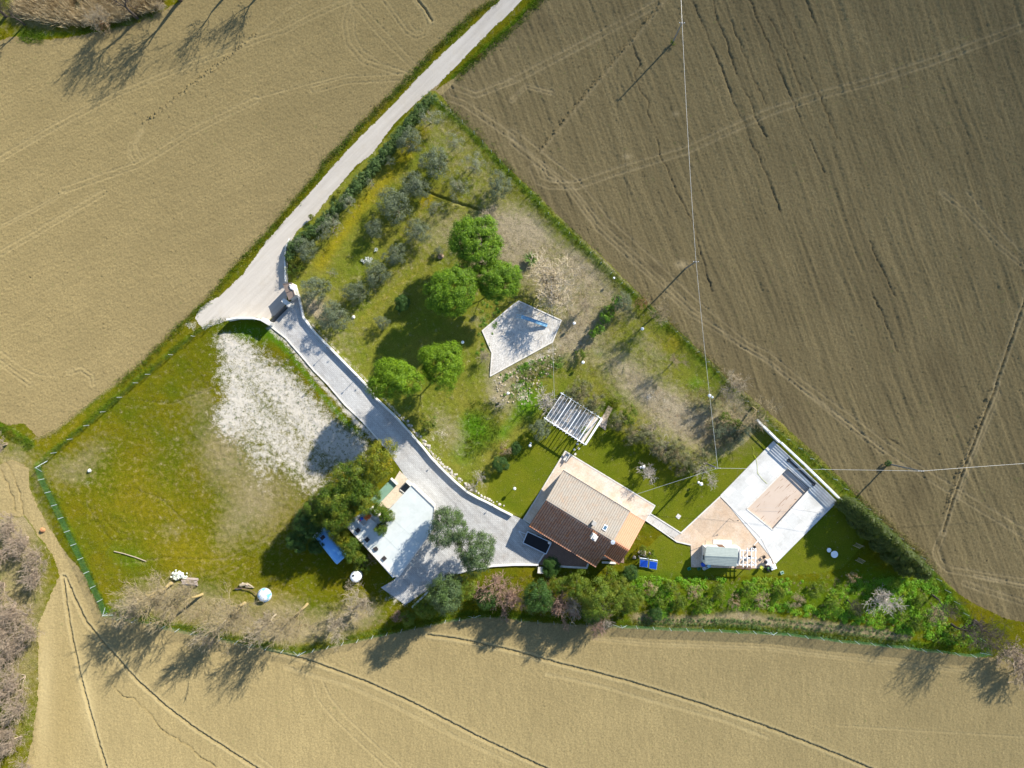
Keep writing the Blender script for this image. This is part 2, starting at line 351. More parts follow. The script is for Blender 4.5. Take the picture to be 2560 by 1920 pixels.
def wiggle(pts, amp, step=5):
    o = []
    for (ax, ay), (bx, by) in zip(pts[:-1], pts[1:]):
        n = max(1, int(hypot(bx-ax, by-ay)/step)); nx, ny = -(by-ay), bx-ax; l = hypot(nx, ny) + 1e-6
        for i in range(n):
            f = i/n; j = random.uniform(-amp, amp); o.append((ax + (bx-ax)*f + nx/l*j, ay + (by-ay)*f + ny/l*j))
    return o + [pts[-1]]

soil = (zone <= 2)
Z = np.zeros(X.shape, np.float32)
c1 = rng.random(X.shape).astype(np.float32) - .5                                     # single-cell clods
c2 = vnoise(X, Y, 0.55, 21) - .5; c3 = fbm(X, Y, 1.6, 2, 22) - .5
clod = np.clip(np.abs(c2)*2, 0, 1)**1.5*np.sign(c2)
spk = np.where(rng.random(X.shape) > .992, .16, 0).astype(np.float32)*rng.random(X.shape).astype(np.float32)
fd = 0.369  # furrow direction of the NE field (angle from -Y towards +X)
fu = X*cos(fd) + Y*sin(fd)                                                           # coordinate across the furrows
fv = -X*sin(fd) + Y*cos(fd)
furrow = fbm(fu + (fbm(X, Y, 25, 2, 31) - .5)*3, fv*0.045, 0.62, 2, 32) - .5
furrow2 = fbm(fu, fv*0.02, 2.2, 2, 33) - .5
nw_d = radians(29); nu = -X*sin(nw_d) + Y*cos(nw_d); nv = X*cos(nw_d) + Y*sin(nw_d)
nwrow = fbm(nu, nv*0.05, 0.7, 2, 35) - .5
srow = fbm(X, Y*0.08, 1.1, 2, 37) - .5
Z += np.where(zone == 0, c1*.125 + clod*.030 + spk + c3*.03 + nwrow*.045, 0)
Z += np.where(zone == 1, c1*.135 + clod*.035 + spk + c3*.03 + furrow*.22 + furrow2*.05, 0)
Z += np.where(zone == 2, c1*.10 + clod*.022 + spk*.6 + c3*.03 + srow*.02, 0)
Z += np.where((zone == 3) | (zone == 4), c1*.075 + c2*.09 + c3*.12, 0)
Z += np.where(zone == 5, c1*.032 + c2*.02, 0)
Z += np.where(zone == 7, c1*.012 + c2*.012, 0)
mR = np.zeros(X.shape, np.float32); mG = mR.copy(); mB = mR.copy(); mA = mR.copy()
for pts in DITCH:
    D, SD = pdist(PX, PY, wiggle(pts, 0.8), 16)
    Z += np.where(soil, -0.27*np.exp(-(D/2.2)**2) + 0.05*np.exp(-((D-6)/3.0)**2), 0); mR += np.where(soil, 0.35*np.exp(-((D-6)/3.0)**2), 0)
for i, pts in enumerate(CRACK):
    D, SD = pdist(PX, PY, wiggle(pts, 2.4, 10), 12); wd = 1.35 + 0.6*vnoise(X, Y, 3.0, 60 + i)
    Z += np.where(soil, -0.21*np.exp(-(D/wd)**2)*np.clip(vnoise(X, Y, 4.0, 90 + i)*2.0 - .15, .1, 1), 0); mG += np.where(soil, .6*np.exp(-(D/1.6)**2), 0)
for pts, sp in TRACK:
    D, SD = pdist(PX, PY, pts, 40)
    for off in ((-sp/2, sp/2) if sp else (0,)):
        q = np.abs(SD - off) if sp else D
        q = np.where(D > 100, 99, q)
        dk = np.where(soil, 1.0, 0)*(.6 + .4*vnoise(X, Y, 1.5, 77))
        Z += -0.085*np.exp(-(q/1.8)**2)*dk + 0.035*np.exp(-((q-4.2)/1.6)**2)*dk
        mR += np.where(zone == 1, .36, .22)*np.exp(-(q/3.6)**2)*dk
# stony ridge of thrown-up clods
for pts in (L(t3,(230,1300),(590,860),(990,390),(1290,30)), L(t1,(1250,1060),(1500,860),(1740,670),(2212,290)), L(u4,(1940,20),(1820,330),(1690,660),(1580,940),(1540,1100))):
    D, SD = pdist(PX, PY, pts, 20); Z += np.where(soil & (D < 6), np.clip(rng.random(X.shape) - .72, 0, 1)*1.1, 0).astype(np.float32)

def blob(ch, px, py, rx, ry=None, rot=0.0, s=1.0):
    ry = rx if ry is None else ry; r = radians(rot); dx, dy = PX - px, PY - py
    a = dx*cos(r) + dy*sin(r); b = -dx*sin(r) + dy*cos(r)
    ch += (s*np.exp(-((a/rx)**2 + (b/ry)**2))).astype(np.float32)
def line(ch, pts, wd, s=1.0):
    D, _ = pdist(PX, PY, pts, wd*2.6); ch += s*np.exp(-(D/wd)**2)
gr = (zone == 3) | (zone == 4) | (zone == 5)
D, SD = pdist(PX, PY, wiggle([(1060,476),(1100,492),(1146,509),(1190,522),(1225,537)], 1.2), 12); Z += np.where(gr, -.55*np.exp(-(D/2.6)**2), 0)
R_, G_, B_, A_ = (np.zeros(X.shape, np.float32) for _ in range(4))
# white rubble in the west meadow (along the drive)
line(R_, [(610,885),(690,950),(760,1020),(830,1090),(880,1115)], 50, .84); line(R_, [(600,950),(640,1030),(720,1110),(800,1170)], 60, .50); line(R_, [(700,960),(770,1040),(850,1120),(900,1140)], 40, .5)
blob(R_, 566, 858, 34, 26, 30, 1.1); blob(R_, 600, 885, 22, 20, 0, .5); line(R_, [(550,1040),(590,1080),(640,1140)], 34, .55); line(R_, [(600,1010),(690,1090),(740,1150),(780,1210)], 45, .55)
line(R_, [(560,930),(590,1000),(560,1080)], 30, .45); blob(R_, 660, 1190, 40, 60, 20, .45); blob(R_, 555, 760, 60, 30, -40, .25); blob(R_, 480, 815, 18, 14, 0, .8)
line(R_, [(672,820),(720,860),(785,940),(850,1010),(900,1062),(935,1092)], 7, .9)                # pebble strip outside the curb
line(R_, [(770,800),(830,865),(920,955),(990,1030),(1060,1105),(1090,1150),(1150,1205)], 5, .75)
blob(R_, 226, 1176, 9, 7, 0, .7); blob(R_, 220, 1207, 12, 7, 20, .55); blob(R_, 443, 1318, 5, 5, 0, .6)
blob(R_, 1000, 1490, 45, 25, 20, .9); blob(R_, 1300, 960, 45, 14, -28, .55); line(R_, [(1240,955),(1310,915),(1390,870)], 12, .6); blob(R_, 1310, 990, 22, 26, 0, .6)
blob(R_, 1855, 1545, 40, 12, 0, .35); line(G_, [(1590,1545),(1700,1552),(1850,1545),(1950,1560),(2080,1572),(2260,1590)], 14, .9); blob(R_, 1660, 1000, 60, 26, 30, .35); blob(R_, 1620, 992, 14, 9, 0, .6)
blob(R_, 1100, 1080, 25, 40, -40, .45); blob(R_, 1085, 1110, 14, 30, -30, .35)
# dry, straw-coloured grass
for q in ((560,1120,60,90,0,.7),(640,1250,60,80,0,.6),(570,1330,40,70,20,.5),(500,1000,40,40,0,.35),(175,1180,60,40,0,.55),(230,1130,50,35,-40,.4),(430,1330,40,30,0,.4),(1150,590,90,60,20,.45),(1280,640,90,70,0,.75),(1400,700,80,70,0,.85),
  (1470,780,90,60,-40,.7),(1440,850,60,60,0,.7),(1340,900,80,40,-30,.7),(1560,920,80,50,40,.75),(1640,1000,90,50,30,.95),(1720,1060,80,60,30,.8),(1820,1080,90,60,0,.8),(1850,1000,60,60,0,.7),(1240,900,40,60,0,.6),
  (1255,990,40,50,0,.8),(1120,1075,40,70,-40,.6),(920,1000,40,20,45,.3),(800,780,25,40,-40,.8),(780,760,18,30,-40,.6),(1210,640,30,70,20,.6),(1260,560,60,40,20,.5),(1340,570,60,30,45,.5),(1440,650,50,25,45,.6),(1550,760,50,25,45,.6),
  (405,1500,60,40,10,.9),(480,1520,70,40,10,.8),(560,1545,60,30,10,.8),(640,1570,70,30,10,.8),(730,1580,80,35,0,.9),(850,1560,80,35,-10,.8),(900,1520,50,35,0,.7),(700,1520,60,30,0,.5),(330,1510,40,25,0,.6),(1190,800,30,20,0,.4),
  (1700,1560,90,16,0,.5),(1860,1545,60,20,0,.7),(2050,1560,80,14,10,.5),(2200,1585,80,14,8,.5),(1630,870,60,25,45,.5),(1490,690,40,40,0,.4)): blob(G_, *q)
line(G_, [(690,800),(660,790),(640,770)], 10, .3)
line(G_, VERGE_L[1:], 5, .55); line(G_, [(1090,245),(1200,345),(1340,483),(1555,697),(1830,958)], 4, .5)
blob(G_, 40, 1500, 80, 300, 0, .9); blob(G_, 30, 1310, 60, 40, 0, .9); blob(G_, 20, 1150, 60, 40, 0, .5); blob(G_, 150, 30, 130, 40, -5, 1.1); blob(G_, 330, 30, 70, 30, 0, .9)
for pts in (L(u1,(740,1000),(790,1130),(860,1260),(960,1350),(1110,1340)), L(u1,(870,1080),(900,1180),(980,1270),(1120,1300)), L(u1,(800,1040),(840,1180),(930,1310)), [(700,1300),(640,1370),(560,1420),(470,1440)], [(715,1310),(655,1382),(570,1434),(480,1452)], [(300,1410),(420,1395),(560,1400),(690,1330)], [(330,1000),(430,1010),(560,960)], L(u1,(1150,900),(1400,1000),(1600,1200))):
    D, SD = pdist(PX, PY, wiggle(pts, 2), 14); Z += np.where(gr, -.09*np.exp(-(D/2.2)**2), 0); G_ += .35*np.exp(-(D/3.0)**2)*vnoise(X, Y, 3, 55)
# generally dry cast of the grove and of the lower meadow
line(G_, [(1100,330),(1230,480),(1330,600)], 60, .35); line(G_, [(700,760),(850,760),(980,690),(1100,560)], 60, .22); blob(G_, 720, 1230, 120, 140, 0, .40); blob(G_, 860, 860, 60, 60, 0, .3); blob(G_, 560, 1500, 260, 60, 8, .35)
blob(G_, 450, 1120, 200, 160, 0, .18); blob(A_, 420, 1280, 220, 120, 10, .35)
# lush green
for q in ((1200,1090,50,40,0,.8),(1180,1050,40,30,0,.7),(1150,1140,40,40,0,.5),(1330,1010,30,50,0,.8),(1010,1010,60,30,30,.35),(1520,1020,25,16,0,1.0),(1740,960,30,25,0,.7),(1500,880,25,20,0,.6),(1395,900,40,16,-28,.7),(1320,925,40,14,-28,.6),
  (330,1395,60,30,15,.4),(560,1100,20,30,0,.2),(1050,1090,20,20,0,.5),(640,830,60,40,30,.55),(600,830,60,30,0,.5),(1100,660,60,30,-40,.3),(820,690,40,40,0,.2),(70,95,40,30,0,.9),(200,20,22,26,0,1.3),(150,85,60,10,0,.6),(330,50,60,10,-25,.8),
  (45,1430,16,20,0,.4),(40,1590,30,20,0,.5),(60,1700,25,25,0,.6),(1950,1490,300,60,0,.75),(2250,1500,150,70,30,.85),(1600,1440,120,20,0,.7),(1740,1500,120,30,0,.5),(280,1350,200,120,20,.22),(420,1000,120,60,-40,.25)): blob(B_, *q)
line(B_, [(a + 3, b + 5) for a, b in NE_FENCE], 15, .65); line(B_, [(a, b - 8) for a, b in S_FENCE], 10, .6); line(B_, [(a - 8, b) for a, b in W_FENCE], 12, .75); line(B_, [(a - 8, b - 6) for a, b in NW_FENCE], 9, .5); line(B_, VERGE_R[6:], 12, .9); line(B_, VERGE_L[1:14], 8, .35)
line(B_, [(1310,990),(1290,1040),(1260,1080)], 20, .6); line(B_, [(0,1063),(40,1090),(75,1110)], 14, .9)
line(B_, [(672,830),(730,890),(800,980),(860,1050),(900,1085)], 10, .8)
# yellow flowering / sun-bleached
line(A_, [(1060,330),(990,420),(900,520),(850,590),(800,660)], 24, .75); line(A_, [(1100,470),(1000,590)], 14, .4); blob(A_, 1062, 500, 22, 16, 0, .8); line(A_, [(1070,650),(990,720),(900,800)], 15, .45)
blob(A_, 800, 780, 20, 40, -50, .6); blob(A_, 1690, 850, 40, 50, 20, .6); blob(A_, 1625, 870, 40, 20, 0, .4); blob(A_, 1125, 255, 20, 20, 0, .7); blob(A_, 330, 1180, 200, 160, 0, .30); blob(A_, 500, 1400, 140, 60, 10, .55)
blob(A_, 650, 1500, 120, 30, 0, .6); blob(A_, 700, 1300, 60, 60, 0, .35); blob(A_, 1420, 760, 40, 30, 0, .35); blob(A_, 1750, 1490, 150, 40, 0, .45); blob(A_, 2400, 1500, 60, 60, 0, .4); line(A_, NE_FENCE[9:15], 8, .5); line(A_, VERGE_L[3:9], 9, .5)
blob(A_, 2050, 1400, 70, 40, 0, .35); blob(A_, 1560, 1220, 100, 50, 30, .25); line(A_, [(430,850),(300,960),(150,1090)], 12, .4)
# damp patches of the ploughed field, pale dry crust of the others
wet = fbm(X, Y, 16, 3, 41); wet2 = fbm(fu, fv*.12, 3.0, 3, 43)
mG += np.where(zone == 1, np.clip((wet - .45)*1.0 + (wet2 - .5)*1.4, 0, 1)*.55, 0)
blob(mG, 2290, 1225, 34, 50, 10, .55); blob(mG, 2180, 1130, 14, 34, -20, .4); blob(mG, 1640, 672, 34, 14, 30, .55); blob(mG, 1560, 590, 40, 20, 40, .3); blob(mG, 1350, 60, 60, 30, 0, .3)
blob(mR, 2240, 1165, 26, 12, 10, .5); blob(mR, 1705, 662, 16, 10, 0, .9); blob(mR, 1690, 285, 8, 6, 0, .6); blob(mR, 1568, 392, 10, 6, 0, .6)
blob(mG, 170, 1750, 50, 220, 8, .35); blob(mR, 110, 1700, 22, 200, 0, .45); blob(mR, 215, 1720, 20, 120, -8, .45)
mR = np.where(gr, np.clip(R_, 0, 1.4), mR); mG = np.where(gr, np.clip(G_, 0, 1.2), mG); mB = np.where(gr, np.clip(B_, 0, 1.2), mB); mA = np.where(gr, np.clip(A_, 0, 1), 0)
Z -= np.where(zone == 3, np.clip(R_, 0, 1)*0.02, 0)
Z = np.where(hard, -0.16, Z); Z = np.where(poolm, -0.95, Z)
Z = (Z + TZ).astype(np.float32)

def soilmat(name, base, light, damp, rowrot, rs, rk=.35):
    m, n, out = nodes(name); p = pos(n); at = N(n, 'ShaderNodeAttribute', attribute_name='mask'); sp = N(n, 'ShaderNodeSeparateColor'); n.links.new(at.outputs['Color'], sp.inputs[0])
    f1 = noise(n, p, 0.09, 5, 0.65); f2 = noise(n, p, 3.4, 4, 0.85); sp2 = noise(n, p, 2.0, 2, 0.5)
    st = noise(n, mapped(n, p, rowrot, rs), 1.0, 3, 0.65)
    col = mix(n, ramp(n, f1, 0.3, 0.7), tuple(x*.88 for x in base), tuple(x*1.10 for x in base))
    col = mix(n, ramp(n, f2, 0.28, 0.68), tuple(x*.45 for x in base), col)
    col = mix(n, math_(n, 'MULTIPLY', ramp(n, st, 0.42, 0.66), rk), col, tuple(x*.5 for x in base))
    col = mix(n, math_(n, 'MULTIPLY', ramp(n, sp2, .66, .72), .5), col, tuple(x*.45 for x in base))
    col = mix(n, sp.outputs[0], col, light); col = mix(n, sp.outputs[1], col, damp)
    band = noise(n, mapped(n, p, rowrot, (rs[0]*.12, rs[1]*.10, 1)), 1.0, 4, .6); col = mix(n, math_(n, 'MULTIPLY', ramp(n, band, .40, .66), .30), col, tuple(x*.62 for x in base))      # damper drill passes
    wd_ = noise(n, p, 1.3, 3, 0.5); col = mix(n, math_(n, 'MULTIPLY', ramp(n, wd_, 0.66, 0.74), .35), col, (.13, .15, .05))
    d = N(n, 'ShaderNodeBsdfDiffuse'); n.links.new(col, d.inputs[0]); d.inputs['Roughness'].default_value = 1.0
    n.links.new(bump(n, noise(n, p, 9, 4, 0.8), 0.05, .8), d.inputs['Normal']); n.links.new(d.outputs[0], out.inputs[0]); return m
def grassmat(name, g1, g2, dry, lush, yel, white):
    m, n, out = nodes(name); p = pos(n); at = N(n, 'ShaderNodeAttribute', attribute_name='mask'); sp = N(n, 'ShaderNodeSeparateColor'); n.links.new(at.outputs['Color'], sp.inputs[0])
    big = noise(n, p, 0.16, 4, 0.6); mid = noise(n, p, 1.1, 5, 0.7); fine = noise(n, p, 6.5, 4, 0.8)
    col = mix(n, ramp(n, big, 0.35, 0.65), g1, g2)
    def th(ch, gain, lo, hi):
        q = math_(n, 'ADD', ch, math_(n, 'MULTIPLY', math_(n, 'SUBTRACT', mid, .5), gain)); return ramp(n, q, lo, hi)
    col = mix(n, th(sp.outputs[2], 1.0, .25, .95), col, lush); col = mix(n, th(at.outputs['Alpha'], 1.2, .3, .95), col, yel)
    col = mix(n, th(sp.outputs[1], 1.6, .15, 1.05), col, dry)
    col = mix(n, math_(n, 'MULTIPLY', ramp(n, mid, .52, .70), .25), col, tuple(.5*a + .5*b for a, b in zip(dry, yel)))
    col = mix(n, ramp(n, fine, 0.30, 0.62), mix(n, .62, col, (0.01, .015, .002)), col)
    q = math_(n, 'ADD', sp.outputs[0], math_(n, 'ADD', math_(n, 'MULTIPLY', math_(n, 'SUBTRACT', mid, .5), 2.6), math_(n, 'MULTIPLY', math_(n, 'SUBTRACT', fine, .5), 2.6)))
    col = mix(n, ramp(n, q, .50, 1.15), col, white)
    d = N(n, 'ShaderNodeBsdfDiffuse'); n.links.new(col, d.inputs[0]); d.inputs['Roughness'].default_value = .8
    n.links.new(bump(n, math_(n, 'ADD', fine, mid), 0.09, .8), d.inputs['Normal']); n.links.new(d.outputs[0], out.inputs[0]); return m
SOIL_NW = soilmat('dry_tilled_soil', (.325, .256, .122), (.41, .335, .178), (.20, .155, .08), radians(29), (.30, 2.6, 1))
SOIL_NE = soilmat('ploughed_soil', (.248, .199, .103), (.37, .30, .175), (.080, .063, .036), radians(-69), (.10, 2.6, 1), .75)
SOIL_S = soilmat('pale_sown_soil', (.365, .290, .142), (.45, .37, .20), (.24, .18, .075), radians(90), (.25, 1.4, 1))
GRASS = grassmat('meadow_grass', (.155, .138, .006), (.100, .122, .006), (.33, .27, .15), (.085, .175, .008), (.245, .20, .012), (.50, .465, .41))
LAWNM = grassmat('mown_lawn', (.175, .19, .014), (.125, .162, .010), (.25, .21, .09), (.085, .150, .010), (.19, .17, .016), (.5, .45, .4))
def roadmat():
    m, n, out = nodes('white_gravel'); p = pos(n)
    st = noise(n, mapped(n, p, radians(45), (.10, 1.3, 1)), 1.0, 4, .7); f = noise(n, p, 5, 5, .75); b = noise(n, p, .35, 4, .6)
    col = mix(n, ramp(n, st, .35, .68), (.36, .33, .295), (.51, .48, .44)); col = mix(n, ramp(n, f, .3, .7), tuple(x for x in (.46, .42, .37)), col)
    col = mix(n, math_(n, 'MULTIPLY', ramp(n, b, .55, .75), .5), col, (.42, .37, .30))
    d = N(n, 'ShaderNodeBsdfDiffuse'); n.links.new(col, d.inputs[0]); d.inputs['Roughness'].default_value = .7
    n.links.new(bump(n, f, .05, .6), d.inputs['Normal']); n.links.new(d.outputs[0], out.inputs[0]); return m
GRAVEL = roadmat()

V = np.stack([X, Y, Z], -1).reshape(-1, 3); ATT = np.clip(np.stack([mR, mG, mB, mA], -1).reshape(-1, 4), 0, 1.3).astype(np.float32)
ii = np.arange(NX*NY, dtype=np.int32).reshape(NY, NX)
F = np.stack([ii[:-1, :-1], ii[:-1, 1:], ii[1:, 1:], ii[1:, :-1]], -1).reshape(-1, 4); fz = zone[:-1, :-1].reshape(-1)
def zobj(name, z, mat, label):
    f = F[fz == z]; u, inv = np.unique(f.ravel(), return_inverse=True)
    me = mesh_from(name, V[u], inv.reshape(-1, 4).astype(np.int32), True)
    a = me.attributes.new('mask', 'FLOAT_COLOR', 'POINT'); a.data.foreach_set('color', ATT[u].ravel())
    return tag(link(name, me, mat), label, None, None, 'structure')
zobj('field', 0, SOIL_NW, 'pale tilled field left of the white gravel road')
zobj('field', 1, SOIL_NE, 'brown ploughed field with long furrows right of the wire fence')
zobj('field', 2, SOIL_S, 'smooth sown sandy field below the fenced garden')
zobj('grass_plot', 3, GRASS, 'rough grass of the fenced plot and its verges')
zobj('grass_plot', 4, grassmat('grove_grass', (.245, .235, .038), (.165, .205, .020), (.42, .35, .235), (.10, .23, .010), (.34, .28, .010), (.58, .53, .46)), 'dry grass of the olive grove and the tree garden')
zobj('lawn', 5, LAWNM, 'mown lawn between the tiled house and the swimming pool')
zobj('road', 7, GRAVEL, 'white gravel country road with forecourt at the gate')
# far ground out to the horizon
a = np.concatenate([-np.geomspace(2500, 130, 12), np.linspace(-110, 110, 12), np.geomspace(130, 2500, 12)])
fx_, fy_ = np.meshgrid(a, a); fz_ = terrain(fx_, fy_); ins = (np.abs(fx_) < 125) & (np.abs(fy_) < 100)
fz_ = np.where(ins, fz_ - 3.0, fz_ - 0.4)
i2 = np.arange(fx_.size).reshape(fx_.shape)
tag(link('ground', mesh_from('ground', np.stack([fx_, fy_, fz_], -1).reshape(-1, 3), np.stack([i2[:-1, :-1], i2[:-1, 1:], i2[1:, 1:], i2[1:, :-1]], -1).reshape(-1, 4).astype(np.int32), True), SOIL_NW), 'open farmland spreading round the plot', None, None, 'structure')
# ================================================================== PAVED SURFACES
def paving(name, c, c2, brick=None, rot=0.0, stain=None, rough=.8, mort=None, dirt_shade=.45, streak=None):
    m, n, out = nodes(name); p = pos(n); f = noise(n, p, .5, 5, .65); g = noise(n, p, 5, 4, .8)
    col = mix(n, ramp(n, f, .3, .7), c, c2)
    if stain is not None: col = mix(n, ramp(n, noise(n, p, .22, 5, .7), .5, .75), col, stain)
    if streak is not None: col = mix(n, math_(n, 'MULTIPLY', ramp(n, noise(n, mapped(n, p, streak, (.05, .9, 1)), 1.0, 4, .65), .45, .68), .6), col, tuple(x*.66 for x in c))      # tyre marks
    if brick:
        b = N(n, 'ShaderNodeTexBrick'); n.links.new(mapped(n, p, rot), b.inputs[0]); b.inputs['Scale'].default_value = 1; b.inputs['Brick Width'].default_value = brick[0]; b.inputs['Row Height'].default_value = brick[1]
        b.inputs['Mortar Size'].default_value = brick[2]; b.inputs['Color1'].default_value = (1, 1, 1, 1); b.inputs['Color2'].default_value = (.86, .86, .86, 1); b.inputs['Mortar'].default_value = c4(mort or (.6, .6, .6))
        col = mix(n, 1.0, col, b.outputs[0], 'MULTIPLY')
    col = mix(n, ramp(n, g, .28, .6), mix(n, dirt_shade, col, (.12, .11, .09)), col)
    d = N(n, 'ShaderNodeBsdfPrincipled'); n.links.new(col, d.inputs['Base Color']); d.inputs['Roughness'].default_value = rough; d.inputs['Specular IOR Level'].default_value = .2
    n.links.new(bump(n, g, .02, .5), d.inputs['Normal']); n.links.new(d.outputs[0], out.inputs[0]); return m
DRV = paving('grey_pavers', (.46, .455, .45), (.55, .55, .545), (.5, .25, .02), radians(-47), (.38, .35, .32), streak=radians(-47))
PEACH = paving('peach_stone', (.58, .43, .31), (.66, .58, .50), (1.6, 1.6, .012), radians(-31), (.64, .60, .55), mort=(.85, .8, .78))
STMP = paving('stamped_concrete', (.52, .37, .25), (.58, .46, .35), (2.4, 2.4, .01), radians(-45), (.60, .52, .45), mort=(.85, .8, .78))
WHITE_PAV = paving('white_paving', (.55, .545, .525), (.60, .595, .58), (2.0, 2.0, .014), radians(-44), (.42, .41, .385), mort=(.72, .72, .72), dirt_shade=.18)
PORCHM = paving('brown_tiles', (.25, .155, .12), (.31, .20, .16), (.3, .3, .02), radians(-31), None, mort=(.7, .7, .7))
PENTM = paving('leaf_strewn_concrete', (.50, .47, .44), (.62, .60, .57), None, 0, (.27, .24, .21), dirt_shade=.75)
WHITEW = M('white_render', (.60, .59, .565), .8, .06, 1.5, (.56, .54, .50), (.55, .75), .7)
CURBM = M('white_curb', (.56, .535, .495), .8, .12, 3, (.42, .39, .34), (.5, .7), 1.2)
STEEL = M('galvanised_steel', (.55, .60, .66), .35, .1, 4, spec=.5, metal=.3)
DARKM = M('dark_metal', (.035, .037, .04), .5, .2, 3)
WOODG = M('weathered_wood', (.30, .25, .17), .8, .25, 5)
WOODD = M('dark_wood', (.12, .08, .05), .8, .25, 5)
def slab(name, pts, z0, z1, mat, label, z=0.0):
    mb = MB(); mb.prism([W(a, b, z1) [:2] for a, b in pts], z0, z1); o = mb.build(name, mat); return tag(o, label, None, None, 'structure')
slab('driveway', DRIVE, -.3, .03, DRV, 'grey paved driveway and yard between gate and house')
slab('patio', PATIO, -.3, .12, PEACH, 'peach stone patio round the tiled house')
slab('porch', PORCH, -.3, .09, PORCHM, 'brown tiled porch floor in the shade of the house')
slab('path', HPATH, -.3, .10, paving('path_stone', (.52, .48, .44), (.62, .6, .57), (1.2, 1.2, .02), radians(-31), (.44, .40, .36)), 'pale stone path from the patio to the pool area')
slab('pool_patio', STAMP, -.3, .08, STMP, 'peach stamped concrete patio beside the garden shed')
slab('concrete_pad', PENTA, -.3, .07, PENTM, 'five sided concrete pad under the bare trees')
# pool terrace with the basin cut out of it
def quadring(name, outer, inner, z0, z1, mat, label):
    O = [W(a, b, z1)[:2] for a, b in outer]; I = [W(a, b, z1)[:2] for a, b in inner]; mb = MB(); n = len(I)
    for i in range(n): mb.prism([O[i], O[(i+1) % n], I[(i+1) % n], I[i]], z0, z1)
    return tag(mb.build(name, mat), label, None, None, 'structure')
quadring('pool_terrace', [(1801,1238),(1934,1102),(2094,1254),(1940,1409)], POOL, -.9, .13, WHITE_PAV, 'white paved terrace surrounding the swimming pool')
m_, n_, o_ = nodes('pool_sheet'); p_ = pos(n_)
c_ = mix(n_, ramp(n_, noise(n_, p_, .3, 4, .6), .3, .7), (.43, .34, .27), (.48, .39, .32))
st_ = noise(n_, mapped(n_, p_, radians(45), (.45, 5, 1)), 1.0, 3, .6); c_ = mix(n_, ramp(n_, st_, .63, .68), c_, (.22, .13, .08))
c_ = mix(n_, ramp(n_, noise(n_, p_, 2.2, 2, .5), .72, .78), c_, (.28, .17, .11))
b_ = N(n_, 'ShaderNodeBsdfPrincipled'); n_.links.new(c_, b_.inputs[0]); b_.inputs['Roughness'].default_value = .6; n_.links.new(b_.outputs[0], o_.inputs[0])
pt = thing('swimming_pool', G(1948, 1246), 'drained swimming pool with a beige stained floor sheet and dark cover pit', 'pool')
mb = MB(); mb.prism([W(a, b, -.35)[:2] for a, b in POOL], -.6, -.35); mb.build('floor_sheet', m_, pt)
mb = MB(); cr = [W(a, b, .14) for a, b in POOL]
for i in range(4): mb.bar(cr[i], cr[(i+1) % 4], .22, .10)
mb.build('coping', CURBM, pt)
mb = MB(); mb.bar(W(1970,1149,.16), W(2036,1211,.16), .42, .10); mb.bar(W(1969,1148,.17), W(1974,1153,.17), .66, .12); mb.bar(W(2032,1208,.17), W(2037,1213,.17), .66, .12); mb.build('cover_roller', DARKM, pt)
mb = MB()
for k in range(3): mb.bar(W(1972 + 6 - k*3.4, 1172 + k*3.4, -.30 + 0), W(2024 - k*3.4, 1219 + k*3.4, -.30), .05, .06)
mb.build('cover_slats', STEEL, pt)
# curbs, borders and low walls
def lowwall(name, pts, wd, z1, mat, label, cat):
    mb = MB(); P = [G(a, b) for a, b in pts]
    for p, q in zip(P[:-1], P[1:]):
        d = (q - p)/np.linalg.norm(q - p); e = d*wd*.3
        mb.bar(p - e + [0, 0, z1/2 - .15], q + e + [0, 0, z1/2 - .15 + random.uniform(.001, .004)], wd, z1 + .3)
    return tag(mb.build(name, mat), label, cat)
lowwall('retaining_wall', WALL_R, .26, .75, WHITEW, 'long low white wall along the upper side of the driveway', 'wall')
lowwall('retaining_wall', [(676,815)] + CURB_L[1:-1], .24, .14, CURBM, 'low white curb along the lower side of the driveway', 'curb')
lowwall('boundary_wall', [(718,704),(717,650),(719,622),(728,600)], .22, 1.1, WHITEW, 'curved white wall between the hedge and the gatehouse', 'wall')
lowwall('boundary_wall', [(578,801),(600,797),(640,797),(668,803)], .3, 1.9, WHITEW, 'curved white wall left of the gate', 'wall')
lowwall('retaining_wall', [(1143,1432),(1180,1423),(1232,1414),(1285,1411),(1345,1411)], .28, .35, WHITEW, 'white curb wall along the lower edge of the shaded yard', 'curb')
lowwall('retaining_wall', [(1032,1516),(1076,1472)], .25, .6, WHITEW, 'short white wall at the tip of the lower yard', 'wall')
lowwall('retaining_wall', [(1362,1382),(1341,1413)], .25, .28, WHITEW, 'white curb between the yard and the brown porch', 'curb')
lowwall('retaining_wall', [(1396,1415),(1466,1419),(1470,1409)], .3, .3, WHITEW, 'white curb along the lower edge of the brown porch', 'curb')
lowwall('retaining_wall', [(1506,1405),(1538,1407)], .3, .3, WHITEW, 'short white curb below the orange roofed annex', 'curb')
for pts, lab in (([(1413,1128),(1637,1264),(1614,1301)], 'white edging along the upper side of the house patio'), ([(1413,1128),(1309,1298),(1330,1312)], 'white edging along the left side of the house patio'),
    ([(1801,1240),(1702,1332),(1626,1284)], 'white edging along the upper side of the path and pool patio'), ([(1614,1300),(1692,1354),(1727,1362)], 'white edging along the lower side of the stone path'),
    ([(1801,1240),(1902,1343),(1937,1411)], 'white edging between the pool terrace and the stamped patio'), ([(1902,1343),(1884,1362)], 'short white edging strip by the shed pergola'),
    ([(1206,827),(1230,882),(1226,940),(1381,855),(1403,801),(1297,753),(1281,764),(1206,827)], 'pale edging round the five sided concrete pad')):
    lowwall('edging', pts, .20, .17, CURBM, lab, 'edging')

